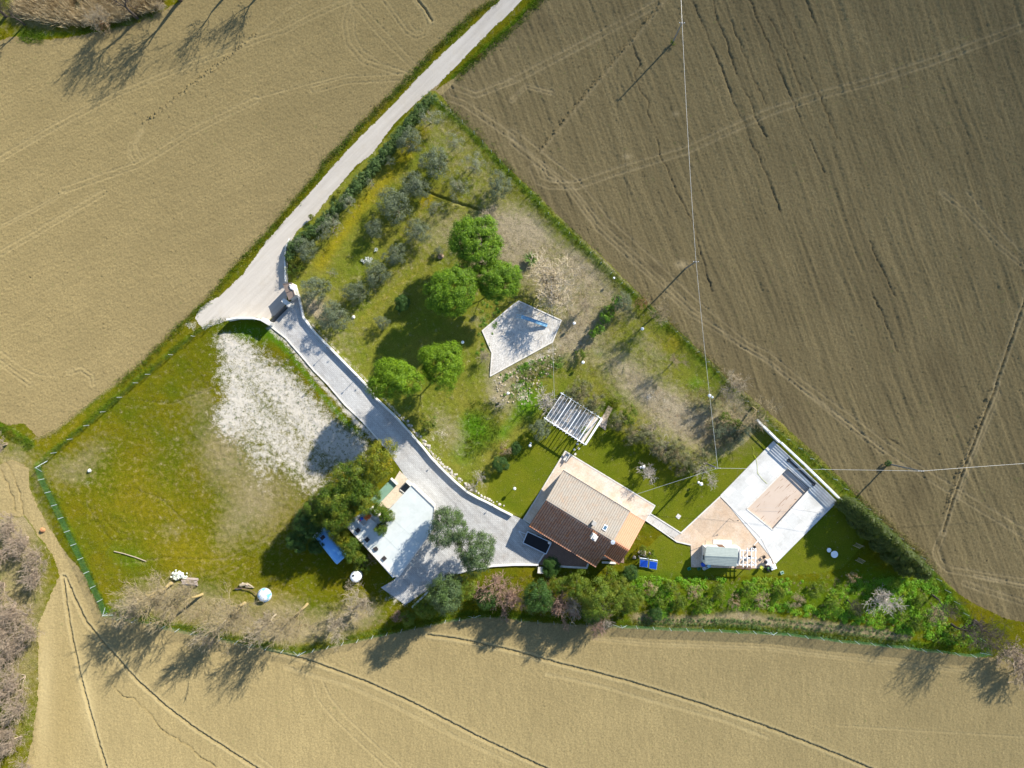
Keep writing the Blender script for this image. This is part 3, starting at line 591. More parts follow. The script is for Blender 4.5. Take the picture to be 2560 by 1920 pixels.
# ================================================================== FENCES
NETM = M('green_wire', (.05, .15, .06), .6, .2, 2)
def resample(pts, step):
    out = [pts[0]]; acc = 0
    for (ax, ay), (bx, by) in zip(pts[:-1], pts[1:]):
        l = hypot(bx-ax, by-ay); n = max(1, round(l/step))
        out += [(ax + (bx-ax)*i/n, ay + (by-ay)*i/n) for i in range(1, n+1)]
    return out
def fence(pts, label, h=1.65, braces=(), gap=.075, wire=.009, group='green wire mesh fences round the plot'):
    P = [G(a, b) for a, b in pts]
    t = thing('wire_fence', P[0], label, 'fence', group)
    for i, p in enumerate(P):
        mb = MB(); mb.tube(p - [0, 0, .2], p + [0, 0, h], .04, .04, 8)
        if i in braces:
            for j in (i-1, i+1):
                if 0 <= j < len(P):
                    q = p + (P[j] - p)*.42; mb.tube(p + [0, 0, h*.85], q, .03, .03, 6)
        mb.build('post', STEEL, t)
    Vv = []; Fv = []; nv = 0
    def strip(a, b, wv):
        nonlocal nv
        Vv.extend([a - wv, a + wv, b + wv, b - wv]); Fv.append([nv, nv+1, nv+2, nv+3]); nv += 4
    for p, q in zip(P[:-1], P[1:]):
        d = q - p; l = np.linalg.norm(d); u = d/l; k = max(1, int(l/gap))
        for i in range(k):
            c = p + d*(i + .5)/k; strip(c + [0, 0, .03], c + [0, 0, h - .05], u*wire/2)
        zz = .05
        while zz < h:
            strip(p + [0, 0, zz], q + [0, 0, zz], np.array([0, 0, wire/2])); zz += gap
    me = mesh_from('netting', np.array(Vv) - P[0], np.array(Fv, np.int32)); link('netting', me, NETM, t)
    return t
fence(NW_FENCE[1:], 'green mesh fence running from the gate down to the left corner of the plot', braces=(0, 10))
fence(W_FENCE, 'green mesh fence along the left lower side of the meadow', braces=(0, 11))
i1 = S_FENCE.index((750,1632)); i2_ = S_FENCE.index((1185,1538)); i3 = S_FENCE.index((1552,1563))
fence(S_FENCE[:i1+1], 'green mesh fence at the lower left below the bare yellow trees', braces=(0, i1))
fence(S_FENCE[i1:i2_+1], 'green mesh fence rising from the lower left corner towards the dark trees', braces=(0, i2_-i1))
fence(S_FENCE[i2_:i3+1], 'green mesh fence below the house behind pink shrubs', braces=(0, i3-i2_))
fence(S_FENCE[i3:], 'green mesh fence along the lower right of the vegetable strip', braces=(0, 9, len(S_FENCE)-i3-1), gap=.06, wire=.013)
fence(resample(NE_FENCE[:9], 36), 'green mesh fence between the olive grove and the ploughed field')
fence(resample(NE_FENCE[8:15], 36), 'green mesh fence between the rough grass, the pool and the ploughed field')
fence(resample(NE_FENCE[14:], 34), 'green mesh fence behind the cypress row on the right')

# white slatted pool fence (pergola-like screen)
WHITEP = M('white_painted_wood', (.72, .74, .77), .5, .08, 3, (.55, .56, .57), (.6, .8), 2.0, spec=.4)
PF = [G(1889,1050), G(1917,1077), G(1945,1104), G(1975,1132), G(2005,1160), G(2036,1190), G(2066,1219), G(2097,1250)]
pf = thing('slatted_fence', PF[0], 'white horizontal board fence along the right edge of the pool terrace', 'fence')
for p in PF: MB().tube(p - [0, 0, .2], p + [0, 0, 1.62], .07, .07, 8).build('post', WHITEP, pf)
for k in range(6):
    mb = MB()
    for p, q in zip(PF[(2 if k else 0):-1], PF[(3 if k else 1):]):
        z = 1.60 - k*.255
        mb.bar(p + [0, 0, z], q + [0, 0, z], .05, .155)
    mb.build('board', WHITEP, pf)
mb = MB()
for p, q in zip(PF[2:-1], PF[3:]): mb.bar(p + [0, 0, 1.70], q + [0, 0, 1.70 + .002], .20, .05)
mb.build('top_board', WHITEP, pf)
lowwall('boundary_wall', [(1888,1049),(1944,1104)], .35, 1.15, WHITEW, 'white wall stub beyond the upper end of the pool fence', 'wall')

# ================================================================== THE TILED HOUSE
ZE, ZR = 3.3, 4.6
RL, RR = W(1365.4, 1249.4, ZR), W(1534.6, 1353.5, ZR)
hu = (RR - RL)[:2]; HL = np.linalg.norm(hu); hu /= HL; hv = np.array([-hu[1], hu[0]])           # hv points to the upper right
EV = W(1404.4, 1175.6, ZE); WU = float(np.dot(EV[:2] - RL[:2], hv)); EL = W(1323.4, 1314.5, ZE); WLw = float(np.dot(RL[:2] - EL[:2], hv))
def hp(u, v, z): q = RL[:2] + hu*u + hv*v; return np.array([q[0], q[1], z])
def tiles(name, a, b, c, d, cols, rows, amp, mat, parent, step=.03, grp=6, jt=0.0):
    """a->b along the ridge, a->d down the slope; corrugated overlapping tiles with real relief."""
    a, b, c, d = map(np.array, (a, b, c, d)); n = np.cross(b - a, d - a); n /= np.linalg.norm(n)
    if n[2] < 0: n = -n
    us = np.linspace(0, 1, cols*grp + 1); vs = []; off = []
    for r in range(rows): vs += [r/rows, (r + .985)/rows]; off += [0, step]
    vs, off = np.array(vs), np.array(off)
    h = np.abs(np.sin(np.pi*us*cols))**.8*amp
    g = np.random.default_rng(cols); jit = np.repeat(g.normal(0, jt, (rows, cols + 1)), 2, 0)[:, np.minimum((us*cols).astype(int), cols)]
    Pt = (a + (b-a)*us[None, :, None])*(1 - vs[:, None, None]) + (d + (c-d)*us[None, :, None])*vs[:, None, None] + n*(h[None, :, None] + off[:, None, None] + jit[:, :, None])
    nv_, nu_ = Pt.shape[:2]; q = np.arange(nv_*nu_).reshape(nv_, nu_)
    Fq = np.stack([q[:-1, :-1], q[:-1, 1:], q[1:, 1:], q[1:, :-1]], -1).reshape(-1, 4).astype(np.int32)
    o = link(name, mesh_from(name, Pt.reshape(-1, 3) - np.array(parent.location), Fq), mat, parent)
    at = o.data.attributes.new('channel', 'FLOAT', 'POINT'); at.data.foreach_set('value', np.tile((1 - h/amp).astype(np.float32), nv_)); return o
def tilemat(name, a, b, c, lich, rot, amount, dk=.6, dirt_shade=.5):
    m, n, out = nodes(name); p = pos(n); mp = mapped(n, p, rot)
    v = N(n, 'ShaderNodeTexVoronoi'); n.links.new(mp, v.inputs['Vector']); v.inputs['Scale'].default_value = 3.2
    sx = N(n, 'ShaderNodeSeparateColor'); n.links.new(v.outputs['Color'], sx.inputs[0])
    col = mix(n, sx.outputs[0], a, b); col = mix(n, ramp(n, sx.outputs[1], .7, .95), col, c)
    col = mix(n, math_(n, 'MULTIPLY', ramp(n, noise(n, p, .55, 5, .75), .35, .65), amount), col, lich)
    col = mix(n, ramp(n, noise(n, p, 6, 3, .8), .3, .55), mix(n, dk, col, tuple(x*.4 for x in a)), col)
    ch = N(n, 'ShaderNodeAttribute', attribute_name='channel')          # shade and some grime painted into the channels between the cover tiles
    col = mix(n, math_(n, 'MULTIPLY', ramp(n, ch.outputs['Fac'], .40, .85), dirt_shade), col, (.045, .035, .028))
    d = N(n, 'ShaderNodeBsdfPrincipled'); n.links.new(col, d.inputs[0]); d.inputs['Roughness'].default_value = .85; d.inputs['Specular IOR Level'].default_value = .2
    n.links.new(d.outputs[0], out.inputs[0]); return m
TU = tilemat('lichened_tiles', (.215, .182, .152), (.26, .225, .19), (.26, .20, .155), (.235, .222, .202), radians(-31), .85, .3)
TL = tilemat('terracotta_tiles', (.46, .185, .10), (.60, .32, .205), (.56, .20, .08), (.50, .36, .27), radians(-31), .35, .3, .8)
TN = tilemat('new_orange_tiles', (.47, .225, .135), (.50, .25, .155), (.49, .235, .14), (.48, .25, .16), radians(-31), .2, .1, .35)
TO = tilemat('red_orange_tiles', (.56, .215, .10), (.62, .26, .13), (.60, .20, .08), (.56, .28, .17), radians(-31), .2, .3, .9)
house = thing('tiled_house', [hp(HL/2, 0, 0)[0], hp(HL/2, 0, 0)[1], 0], 'long house with a lichened gable roof and an orange tiled annex', 'house')
EXT = 3.05
ins = .45
mb = MB(); wallp = [hp(ins, WU - ins, 0), hp(HL - .05, WU - ins, 0), hp(HL - .05, -WLw + ins, 0), hp(ins, -WLw + ins, 0)]
zi = ZE + (ZR - ZE)*ins/WU - .27
mb.prism(wallp, 0, zi)
for uu in (ins, HL - .05):      # gable triangles
    e = .25 if uu < 1 else -.25
    A_, B_2, C_ = hp(uu, WU - ins, zi), hp(uu, -WLw + ins, zi), hp(uu, 0, ZR - .26); A2, B3, C2 = hp(uu + e, WU - ins, zi), hp(uu + e, -WLw + ins, zi), hp(uu + e, 0, ZR - .26)
    mb.add([A_, B_2, C_, A2, B3, C2], [[0, 1, 2], [5, 4, 3], [0, 3, 4, 1], [1, 4, 5, 2], [2, 5, 3, 0]])
mb.build('wall', WHITEW, house)
def roofslab(name, q, th, mat, parent): 
    mb = MB(); n_ = len(q); V_ = list(q) + [np.array(p) - [0, 0, th] for p in q]
    mb.add(V_, [list(range(n_)), list(range(2*n_-1, n_-1, -1))] + [[i, i+n_, (i+1) % n_+n_, (i+1) % n_] for i in range(n_)]); return mb.build(name, mat, parent)
EAVE = M('eave_board', (.16, .12, .10), .8, .2, 4)
roofslab('roof_deck', [hp(0, WU, ZE-.10), hp(HL, WU, ZE-.10), hp(HL, 0, ZR-.10), hp(0, 0, ZR-.10)], .14, EAVE, house)
roofslab('roof_deck', [hp(0, 0, ZR-.10), hp(HL, 0, ZR-.10), hp(HL, -WLw, ZE-.10), hp(0, -WLw, ZE-.10)], .14, EAVE, house)
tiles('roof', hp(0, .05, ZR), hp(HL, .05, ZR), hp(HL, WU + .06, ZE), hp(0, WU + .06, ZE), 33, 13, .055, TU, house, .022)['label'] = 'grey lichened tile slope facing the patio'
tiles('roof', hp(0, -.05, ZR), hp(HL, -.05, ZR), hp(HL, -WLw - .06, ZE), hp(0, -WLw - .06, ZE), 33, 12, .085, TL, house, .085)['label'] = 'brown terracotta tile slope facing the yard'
mb = MB()
k = 0.0
while k < HL - .3: mb.tube(hp(k, 0, ZR + .05), hp(k + .42, 0, ZR + .075), .15, .12, 10); k += .40
mb.build('ridge_tiles', TU, house)
mb = MB(); mb.tube(hp(-.02, WU + .10, ZE - .04), hp(HL + .02, WU + .10, ZE - .04), .09, .09, 8); mb.build('gutter', DARKM, house)
mb = MB(); mb.tube(hp(-.02, -WLw - .12, ZE - .05), hp(HL, -WLw - .12, ZE - .05), .09, .09, 8); mb.build('gutter', DARKM, house)
# annex
X0, X1 = HL + .02, HL + EXT; zr2 = ZR - .30; v2l = -3.0; ze2 = zr2 - 3.0*(ZR - ZE)/WLw
mb = MB(); mb.prism([hp(X0 + .03, WU - ins, 0), hp(X1 - .35, WU - ins, 0), hp(X1 - .35, v2l + .4, 0), hp(X0 + .03, v2l + .4, 0)], 0, ze2 - .28)
A_, B_2, C_ = hp(X1 - .35, WU - ins, ze2 - .28), hp(X1 - .35, v2l + .4, ze2 - .28), hp(X1 - .35, 0, zr2 - .28); A2, B3, C2 = [p - np.array([hu[0], hu[1], 0])*.25 for p in (A_, B_2, C_)]
mb.add([A_, B_2, C_, A2, B3, C2], [[2, 1, 0], [3, 4, 5], [1, 4, 3, 0], [2, 5, 4, 1], [0, 3, 5, 2]]); mb.build('wall', WHITEW, house)
roofslab('roof_deck', [hp(X0, WU, ZE-.19), hp(X1, WU, ZE-.19), hp(X1, 0, zr2-.10), hp(X0, 0, zr2-.10)], .13, EAVE, house)
roofslab('roof_deck', [hp(X0, 0, zr2-.10), hp(X1, 0, zr2-.10), hp(X1, v2l, ze2-.10), hp(X0, v2l, ze2-.10)], .13, EAVE, house)
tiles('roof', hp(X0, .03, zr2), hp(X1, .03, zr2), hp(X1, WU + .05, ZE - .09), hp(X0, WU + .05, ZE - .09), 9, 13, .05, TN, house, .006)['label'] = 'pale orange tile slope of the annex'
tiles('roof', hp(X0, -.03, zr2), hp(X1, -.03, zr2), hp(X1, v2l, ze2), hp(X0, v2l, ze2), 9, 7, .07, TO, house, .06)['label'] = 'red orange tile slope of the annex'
mb = MB(); mb.box(hp(9.9, -.95, 0), .75, .75, 4.2, 6.3, atan2(hu[1], hu[0])); c_ = mb.build('chimney', WHITEW, house)
mb = MB(); mb.box(hp(9.9, -.95, 0), .95, .95, 6.3, 6.42, atan2(hu[1], hu[0])); mb.box(hp(9.9, -.95, 0), .45, .45, 6.42, 6.62, atan2(hu[1], hu[0])); mb.build('chimney_cap', CURBM, c_)
mb = MB(); mb.box(hp(8.75, .95, 0), .55, .55, 4.4, 5.75, atan2(hu[1], hu[0])); mb.box(hp(8.75, .95, 0), .7, .7, 5.75, 5.83, atan2(hu[1], hu[0])); mb.build('chimney', M('grey_render', (.36, .34, .31), .9), house)
def slopez(v): return ZR - (ZR - ZE)*abs(v)/WU
mb = MB(); q = [hp(10.6, .72, slopez(.72) + .22), hp(11.3, .72, slopez(.72) + .22), hp(11.3, 1.65, slopez(1.65) + .22), hp(10.6, 1.65, slopez(1.65) + .22)]
sk = roofslab('skylight', q, .25, M('skylight_frame', (.62, .64, .66), .4), house)
qc = sum(q)/4; roofslab('pane', [qc + (p - qc)*.7 + [0, 0, .012] for p in q], .02, M('skylight_glass', (.05, .10, .16), .1, .05, 1, spec=.6), sk)
mb = MB(); b0 = hp(HL - .35, -.05, ZR + .1); mb.tube(b0, b0 + [0, 0, 1.3], .03); mb.lathe(b0 + [0, 0, .9], [(.02, 0), (.30, .12), (.38, .26)], 14); mb.tube(b0 + [-.4, 0, 1.25], b0 + [.4, 0, 1.25], .02); mb.build('antenna', STEEL, house)
GLASS = M('window_glass', (.03, .045, .06), .08, .05, 1, spec=.6); SHUT = M('brown_shutter', (.14, .07, .04), .7)
def opening(u, v, du, z0, z1, out, door=False, parent=house, hpf=hp, along=True):
    mb = MB(); e = .06
    if along: A, B = hpf(u, v + out*e/2, 0), hpf(u + du, v + out*e/2, 0)
    else: A, B = hpf(u + out*e/2, v, 0), hpf(u + out*e/2, v + du, 0)
    mb.bar(A + [0, 0, (z0+z1)/2], B + [0, 0, (z0+z1)/2], e, z1 - z0); o = mb.build('door' if door else 'window', SHUT, parent)
    mb = MB(); s = (B - A)*.12; off = (np.array([*(hpf(0, 1, 0) - hpf(0, 0, 0))[:2], 0]) if along else np.array([*(hpf(1, 0, 0) - hpf(0, 0, 0))[:2], 0]))*out*.035
    mb.bar(A + s + off + [0, 0, (z0+z1)/2 + .02], B - s + off + [0, 0, (z0+z1)/2 + .02], e, (z1 - z0)*.78); mb.build('pane', GLASS, o)
for u in (1.6, 5.2, 9.2): opening(u, WU - ins, 1.3, .9, 2.2, 1)
opening(7.2, WU - ins, 1.0, .12, 2.25, 1, True); opening(3.2, -WLw + ins, 1.0, .12, 2.2, -1, True)
for u in (5.6, 8.6, 10.8): opening(u, -WLw + ins, 1.2, .9, 2.15, -1)
for v in (-3.2, 2.0): opening(ins, v, 1.2, .95, 2.2, -1, along=False)

# ================================================================== FLAT ROOFED BUILDING
FROOF = M('white_roof_membrane', (.49, .52, .515), .6, .07, .8, (.40, .44, .43), (.52, .75), .35)
HB = 3.4
FB = [(1030,1212),(1087,1267),(1083,1322),(997,1440),(984,1441),(861,1308),(893,1290),(922,1271),(948,1296),(975,1271)]
fbw = [W(a, b, HB) for a, b in FB]
flat = thing('flat_roofed_building', [*np.mean([p[:2] for p in fbw], 0), 0], 'low white building with a flat roof and five dark roof hatches', 'building')
cxy = np.mean([p[:2] for p in fbw], 0)
MB().prism([cxy + (p[:2] - cxy)*.965 for p in fbw], 0, HB - .22).build('wall', WHITEW, flat)
MB().prism(fbw, HB - .22, HB).build('roof', FROOF, flat)
mb = MB()
for i in (0, 1, 2, 3, 4): 
    p, q = fbw[i], fbw[i+1]; mb.bar(p + [0, 0, .06], q + [0, 0, .06 + i*.001], .20, .22)
mb.build('parapet', CURBM, flat)
mb = MB()
for a, b in (((1008,1232),(905,1338)),((1040,1298),(942,1388)),((958,1338),(1033,1412)),((985,1300),(1050,1360))): mb.bar(W(*a, HB + .012), W(*b, HB + .012), .05, .025)
mb.build('seam', M('roof_seam', (.42, .47, .46), .7), flat)
mb = MB(); mb.bar(W(873, 1318, HB - .1), W(983, 1444, HB - .1), .14, .14); mb.build('gutter', STEEL, flat)
HATCH = M('hatch_cover', (.035, .03, .03), .6, .3, 6)
for i, (a, b) in enumerate(((872,1299.5),(895.4,1325.3),(918.4,1348.8),(939.7,1372),(960.7,1395.5))):
    c = W(a, b, HB); mb = MB(); mb.box(c, .62, .62, HB + .002, HB + .22, radians(45)); hcv = mb.build('hatch', HATCH, flat)
    mb = MB(); mb.box(c, .70, .70, HB + .22, HB + .27, radians(45 if i != 3 else 20)); mb.build('lid', HATCH, hcv)
mb = MB(); mb.bar(W(888,1295,HB+.3), W(909,1316,HB+.3), .34, .6); mb.build('roof_wall', WHITEW, flat)
mb = MB(); mb.prism([W(a, b, HB+.3)[:2] for a, b in ((909,1315),(926,1296.5),(940,1306),(922,1324))], HB + .003, HB + .3); 
for k in range(4): mb.bar(W(913 + k*5, 1311 - k*5 + 2, HB + .31), W(924 + k*5, 1322 - k*5 + 0, HB + .31), .05, .03)
mb.build('roof_step', WHITEW, flat)
mb = MB(); mb.prism([W(a, b, HB-.4)[:2] for a, b in ((847,1298),(868,1284),(876,1291),(857,1308))], 0, HB - .4); mb.build('annex_roof', M('terracotta_floor', (.34, .15, .09), .8), flat)
# things on the roof corner
flw = thing('flower_planter', W(918,1293,HB), 'orange box of red flowers on the white flat roof', 'planter')
MB().bar(W(913,1298,HB+.2), W(925,1286,HB+.2), .75, .4).build('box', M('orange_plastic', (.62, .22, .04), .5), flw)
mb = MB()
for i in range(16): mb.sphere(W(913 + random.random()*12, 1297 - random.random()*9, HB + .45 + random.random()*.15), .10, 8, 5)
mb.build('flowers', M('red_petals', (.55, .05, .02), .6, .4, 6, (.6, .25, .05), (.5, .6), 4), flw)
bl = thing('toy_ball', W(904,1296,HB), 'blue and pink ball beside the orange planter', 'ball'); MB().sphere(W(904.5,1296.5,HB+.28), .28, 16, 10).build('blue_shell', M('blue_plastic', (.03, .10, .55), .4), bl); MB().sphere(W(901,1300,HB+.2), .2, 14, 8).build('pink_shell', M('pink_plastic', (.55, .12, .25), .4), bl)
# beige terrace and sunken green floor beside the flat building
slab('terrace_floor', [(999,1177),(1012,1190),(1030,1212),(1025,1218),(975,1271),(944,1264),(993,1212),(985,1200)], -.3, .10, paving('beige_floor', (.56, .46, .34), (.64, .55, .44), None, 0, (.6, .52, .42)), 'beige terrace between the driveway and the flat building')
slab('green_floor', [(978,1197),(993,1211),(945,1263),(925,1250),(940,1235)], -.3, .06, M('green_floor_paint', (.16, .27, .20), .7, .1, 1), 'green painted floor under the bright leaved tree')
lowwall('boundary_wall', [(1019,1202),(1036,1218)], .35, 1.2, WHITEW, 'short white wall beside the driveway at the flat building', 'wall')
lowwall('boundary_wall', [(979,1196),(993,1210)], .28, .5, WHITEW, 'short white wall between the beige terrace and the green floor', 'wall')
t_ = thing('cellar_hatch', G(1015,1219), 'dark cellar opening in the beige terrace', 'hatch')
MB().prism([W(a, b, .2)[:2] for a, b in ((1000,1224),(1019,1203),(1030,1215),(1012,1233))], .11, .2).build('grate', M('slate', (.10, .11, .12), .6), t_)
mb = MB(); mb.bar(W(1000,1224,.24), W(1012,1233,.24), .12, .12); mb.build('frame', WHITEW, t_)

# caravan in the shade
cw = [W(a, b, 2.55)[:2] for a, b in ((806,1319),(864,1392),(840,1409),(782,1341))]
cv = thing('caravan', [*np.mean(cw, 0), 0], 'white caravan, its blue shade painted on, parked in tree shade left of the flat building', 'caravan')
ca, cb, cc, cd = [np.array([*p, 0]) for p in cw]; cl = (cb - ca); Lc = np.linalg.norm(cl); cl /= Lc; cwid = cd - ca; Wc = np.linalg.norm(cwid); cwid /= Wc
WHP = M('caravan_blue_shade', (.13, .36, .72), .35, .04, 1, spec=.5)  # white body; the blue of sky-lit shade is painted into its colour
prof = [(0, .55), (0, 2.1), (.10, 2.4), (.28, 2.53), (.5, 2.58), (.72, 2.53), (.90, 2.4), (1, 2.1), (1, .55)]
mb = MB(); Vc = []; lens = [(0.03, .92), (.10, 1.0), (.90, 1.0), (.97, .94), (1.0, .85)]
for s_, sc_ in lens: Vc += [ca + cl*Lc*s_ + cwid*Wc*(.5 + (a - .5)*(1 if sc_ > .99 else .97)) + np.array([0, 0, .55 + (z - .55)*sc_]) for a, z in prof]
m9 = len(prof); Fc = []
for i in range(len(lens)-1):
    for j in range(m9): Fc.append([i*m9 + j, i*m9 + (j+1) % m9, (i+1)*m9 + (j+1) % m9, (i+1)*m9 + j])
Fc += [list(range(m9)), list(range(len(Vc)-1, len(Vc)-m9-1, -1))]
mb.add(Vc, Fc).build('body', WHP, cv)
mb = MB(); mb.bar(ca + cl*.1 + [0, 0, 2.5] - cwid*.1, cd + cl*.1 + [0, 0, 2.5] + cwid*.1, .28, .14); mb.build('awning_roll', STEEL, cv)
mb = MB(); c0 = ca + cl*1.3 + cwid*Wc*.45; mb.prism([c0 + a*cl + b*cwid for a, b in ((-.3, -.4), (.3, -.4), (.3, .4), (-.3, .4))], 2.6, 2.68); mb.build('roof_hatch', HATCH, cv)
for s_ in (.2, .55): 
    mb = MB(); mb.bar(cd + cl*Lc*s_ + cwid*.02 + [0, 0, 1.6], cd + cl*Lc*(s_ + .2) + cwid*.02 + [0, 0, 1.6], .05, .6); mb.build('window', GLASS, cv)
for s_, q in ((.35, ca), (.35, cd), (.72, ca), (.72, cd)):
    c0 = q + cl*Lc*s_ + (cwid if q is ca else -cwid)*.12; MB().tube(c0 - cwid*.1 + [0, 0, .34], c0 + cwid*.1 + [0, 0, .34], .34, .34, 16).build('wheel', M('tyre_rubber', (.02, .02, .02), .9) if 'tyre_rubber' not in MATS else MATS['tyre_rubber'], cv)

# gatehouse, gate, pillars
gh = thing('gatehouse', G(735,733), 'small white gatehouse with a sloping brown roof beside the sliding gate', 'gatehouse')
gwp = [W(742,713)[:2], W(749.5,741)[:2], W(733,752)[:2], W(720,716)[:2]]
MB().prism(gwp, 0, 2.75).build('wall', WHITEW, gh)
rq = [W(707,710,2.85), W(728.5,707,3.05), W(737,739,3.05), W(722,751,2.85)]
rf = roofslab('roof', rq, .14, M('brown_roof_sheet', (.20, .15, .12), .7, .15, 2), gh)
mb = MB(); mb.bar((rq[0]*.45 + rq[3]*.55) + [0, 0, .02], (rq[1]*.45 + rq[2]*.55) + [0, 0, .02], .06, .05); mb.build('seam', DARKM, rf)
mb = MB(); mb.bar(rq[1] + [0, 0, .03], rq[2] + [0, 0, .03], .14, .12); mb.bar(rq[0] + [0, 0, .02], rq[1] + [0, 0, .028], .10, .08); mb.build('trim', EAVE, rf)
sc_ = thing('roof_statue', W(727,716,3.05), 'white ornament lying on the gatehouse roof', 'ornament')
mb = MB()
for i in range(9): mb.blob(W(725 + (i % 3)*2 + i*.35, 712 + i*1.4, 3.12), .16, .7, i)
mb.build('stone', WHITEW, sc_)
def pillar(px, py, lab, ang):
    t = thing('gate_pillar', G(px, py), lab, 'pillar', 'white pillars of the gate', 0); c = G(px, py)
    MB().box(c, 1.55, .55, 0, 1.9, ang).build('shaft', WHITEW, t); MB().box(c, 1.72, .72, 1.9, 2.02, ang).build('capstone', CURBM, t); return t
pillar(725, 760, 'white gate pillar in front of the gatehouse', radians(-38)); pillar(675, 806, 'white gate pillar at the end of the curved wall', radians(-30))
gt = thing('sliding_gate', G(702,786), 'dark solid sliding gate across the driveway entrance', 'gate')
MB().bar(G(719,769) + [0, 0, .95], G(682,807) + [0, 0, .95], .06, 1.7).build('panel', M('gate_metal', (.05, .055, .06), .5), gt)
mb = MB(); mb.bar(G(719,769) + [0, 0, 1.84], G(682,807) + [0, 0, 1.84], .12, .08); mb.bar(G(719,769) + [0, 0, .07], G(680,809) + [0, 0, .07], .22, .06); mb.build('rail', DARKM, gt)

# ================================================================== PERGOLA OVER THE LAWN
pz = 2.55
A0, A1, A2_, A3 = W(1404,983,pz), W(1504,1047,pz), W(1463,1111,pz), W(1362,1045,pz)
pg = thing('pergola', [*(A0 + A2_)[:2]/2, 0], 'large white pergola with thin rafters over a pale floor on the lawn', 'pergola')
MB().prism([W(a, b, .12)[:2] for a, b in ((1402,987),(1497,1047),(1457,1109),(1363,1049))], -.2, .12).build('floor', paving('pergola_floor', (.58, .50, .42), (.66, .60, .54), (1.0, 1.0, .015), radians(-33), (.50, .47, .45)), pg)
def lerp(a, b, f): return a + (b - a)*f
for f in (0, .333, .667, 1):
    for e, q in (((A0, A1), 0), ((A3, A2_), 1)):
        p = lerp(*e, f); MB().box(p, .16, .16, 0, pz - .1, radians(-33)).build('post', WHITEP, pg)
for a, b in ((A0, A1), (A3, A2_)):
    d = (b - a)/np.linalg.norm(b - a); MB().bar(a - d*.15, b + d*.15, .15, .2).build('beam', WHITEP, pg)
for k in range(14):
    f = (k + .25)/13.5; a, b = lerp(A0, A1, f), lerp(A3, A2_, f); big = k in (3, 7, 11); d = (b - a)/np.linalg.norm(b - a)
    MB().bar(a - d*.3 + [0, 0, .18], b + d*.3 + [0, 0, .18], .13 if big else .05, .16).build('rafter', WHITEP, pg)
MB().bar(A1 + [0, 0, .2], A2_ + [0, 0, .2], .34, .2).build('end_beam', WHITEP, pg)
MB().bar(lerp(A0, A1, .02) + [0, 0, -.3], lerp(A3, A2_, .02) + [0, 0, -.3], .10, .10).build('brace', WHITEP, pg)
slab('stone_steps', [(1521,1014),(1532,1021),(1520,1046),(1514,1076),(1497,1064),(1507,1040)], -.2, .11, paving('stone_flags', (.46, .36, .28), (.54, .45, .37), (.45, .45, .04), radians(-30), (.4, .32, .26)), 'stone flag path beside the pergola')
for i, (a, b) in enumerate(((1443.6,1109.6),(1447,1121.2),(1435.4,1123.7),(1438.3,1135.3))):
    mb = MB(); mb.box(G(a, b), .36, .34, -.05, .045, random.random()); tag(mb.build('stepping_stone', CURBM), 'square white stepping stone, %s of the four between pergola and patio' % ('topmost', 'right one', 'left one', 'lowest')[i], 'stepping stone', 'stepping stones by the pergola')
bn = thing('garden_bench', G(1416,1142), 'grey white stone bench at the top corner of the patio', 'bench')
MB().box(G(1416,1141), 1.5, .55, .52, .62, radians(58)).build('seat', CURBM, bn)
for s_ in (-.5, .5):
    c = G(1416,1141); c = c + [s_*cos(radians(58)), s_*sin(radians(58)), 0]; MB().box(c, .2, .45, .12, .52, radians(58)).build('leg', CURBM, bn)
MB().box(G(1416,1141) + np.array([.25, -.15, 0]), 1.5, .12, .62, .95, radians(58)).build('backrest', CURBM, bn)

# ================================================================== SHED WITH SMALL PERGOLA
SHEDR = M('grey_sheet_roof', (.25, .285, .27), .6, .1, 2)
ze3, zr3 = 2.5, 2.95
s00, s10 = W(1766,1365,ze3), W(1845,1371,ze3); r0, r1 = W(1763,1389,zr3), W(1845,1393,zr3); e0, e1 = W(1763,1411,ze3), W(1841,1416.5,ze3)
shed = thing('garden_shed', [*(r0 + r1)[:2]/2, 0], 'white garden shed with a grey ribbed gable roof', 'shed')
for nm, q in (('roof', [s00, s10, r1, r0]), ('roof', [r0, r1, e1, e0])):
    o = roofslab(nm, q, .07, SHEDR, shed); mb = MB()
    for k in range(1, 6): f = k/6; mb.bar(lerp(q[0], q[3], f) + [0, 0, .012], lerp(q[1], q[2], f) + [0, 0, .012], .04, .03)
    mb.build('rib', SHEDR, o)
MB().bar(r0 + [0, 0, .02], r1 + [0, 0, .02], .16, .05).build('ridge_cap', SHEDR, shed)
wq = [W(1755,1361.5)[:2], W(1840,1362)[:2], W(1836,1405.5)[:2], W(1753,1402)[:2]]
mb = MB(); mb.prism(wq, 0, ze3 - .1); mid0, mid1 = (wq[0] + wq[3])/2, (wq[1] + wq[2])/2
for q0, q1, mm, s_ in ((wq[0], wq[3], mid0, .12), (wq[1], wq[2], mid1, -.12)):
    zz = ze3 - .1; V_ = [(*q0, zz), (*q1, zz), (*mm, zr3 - .1)]; V_ += [(a + s_, b, c) for a, b, c in V_]
    mb.add(V_, [[0, 1, 2], [5, 4, 3], [0, 3, 4, 1], [1, 4, 5, 2], [2, 5, 3, 0]])
mb.build('wall', WHITEW, shed)
def wl(a, b, f): return np.array([*(a + (b - a)*f), 0])
mb = MB(); o_s = np.array([-.03, 0, 0]); mb.bar(wl(wq[0], wq[3], .52) + o_s + [0, 0, 1.5], wl(wq[0], wq[3], .80) + o_s + [0, 0, 1.5], .06, .9); wn = mb.build('window', M('grey_frame', (.20, .22, .22), .5), shed)
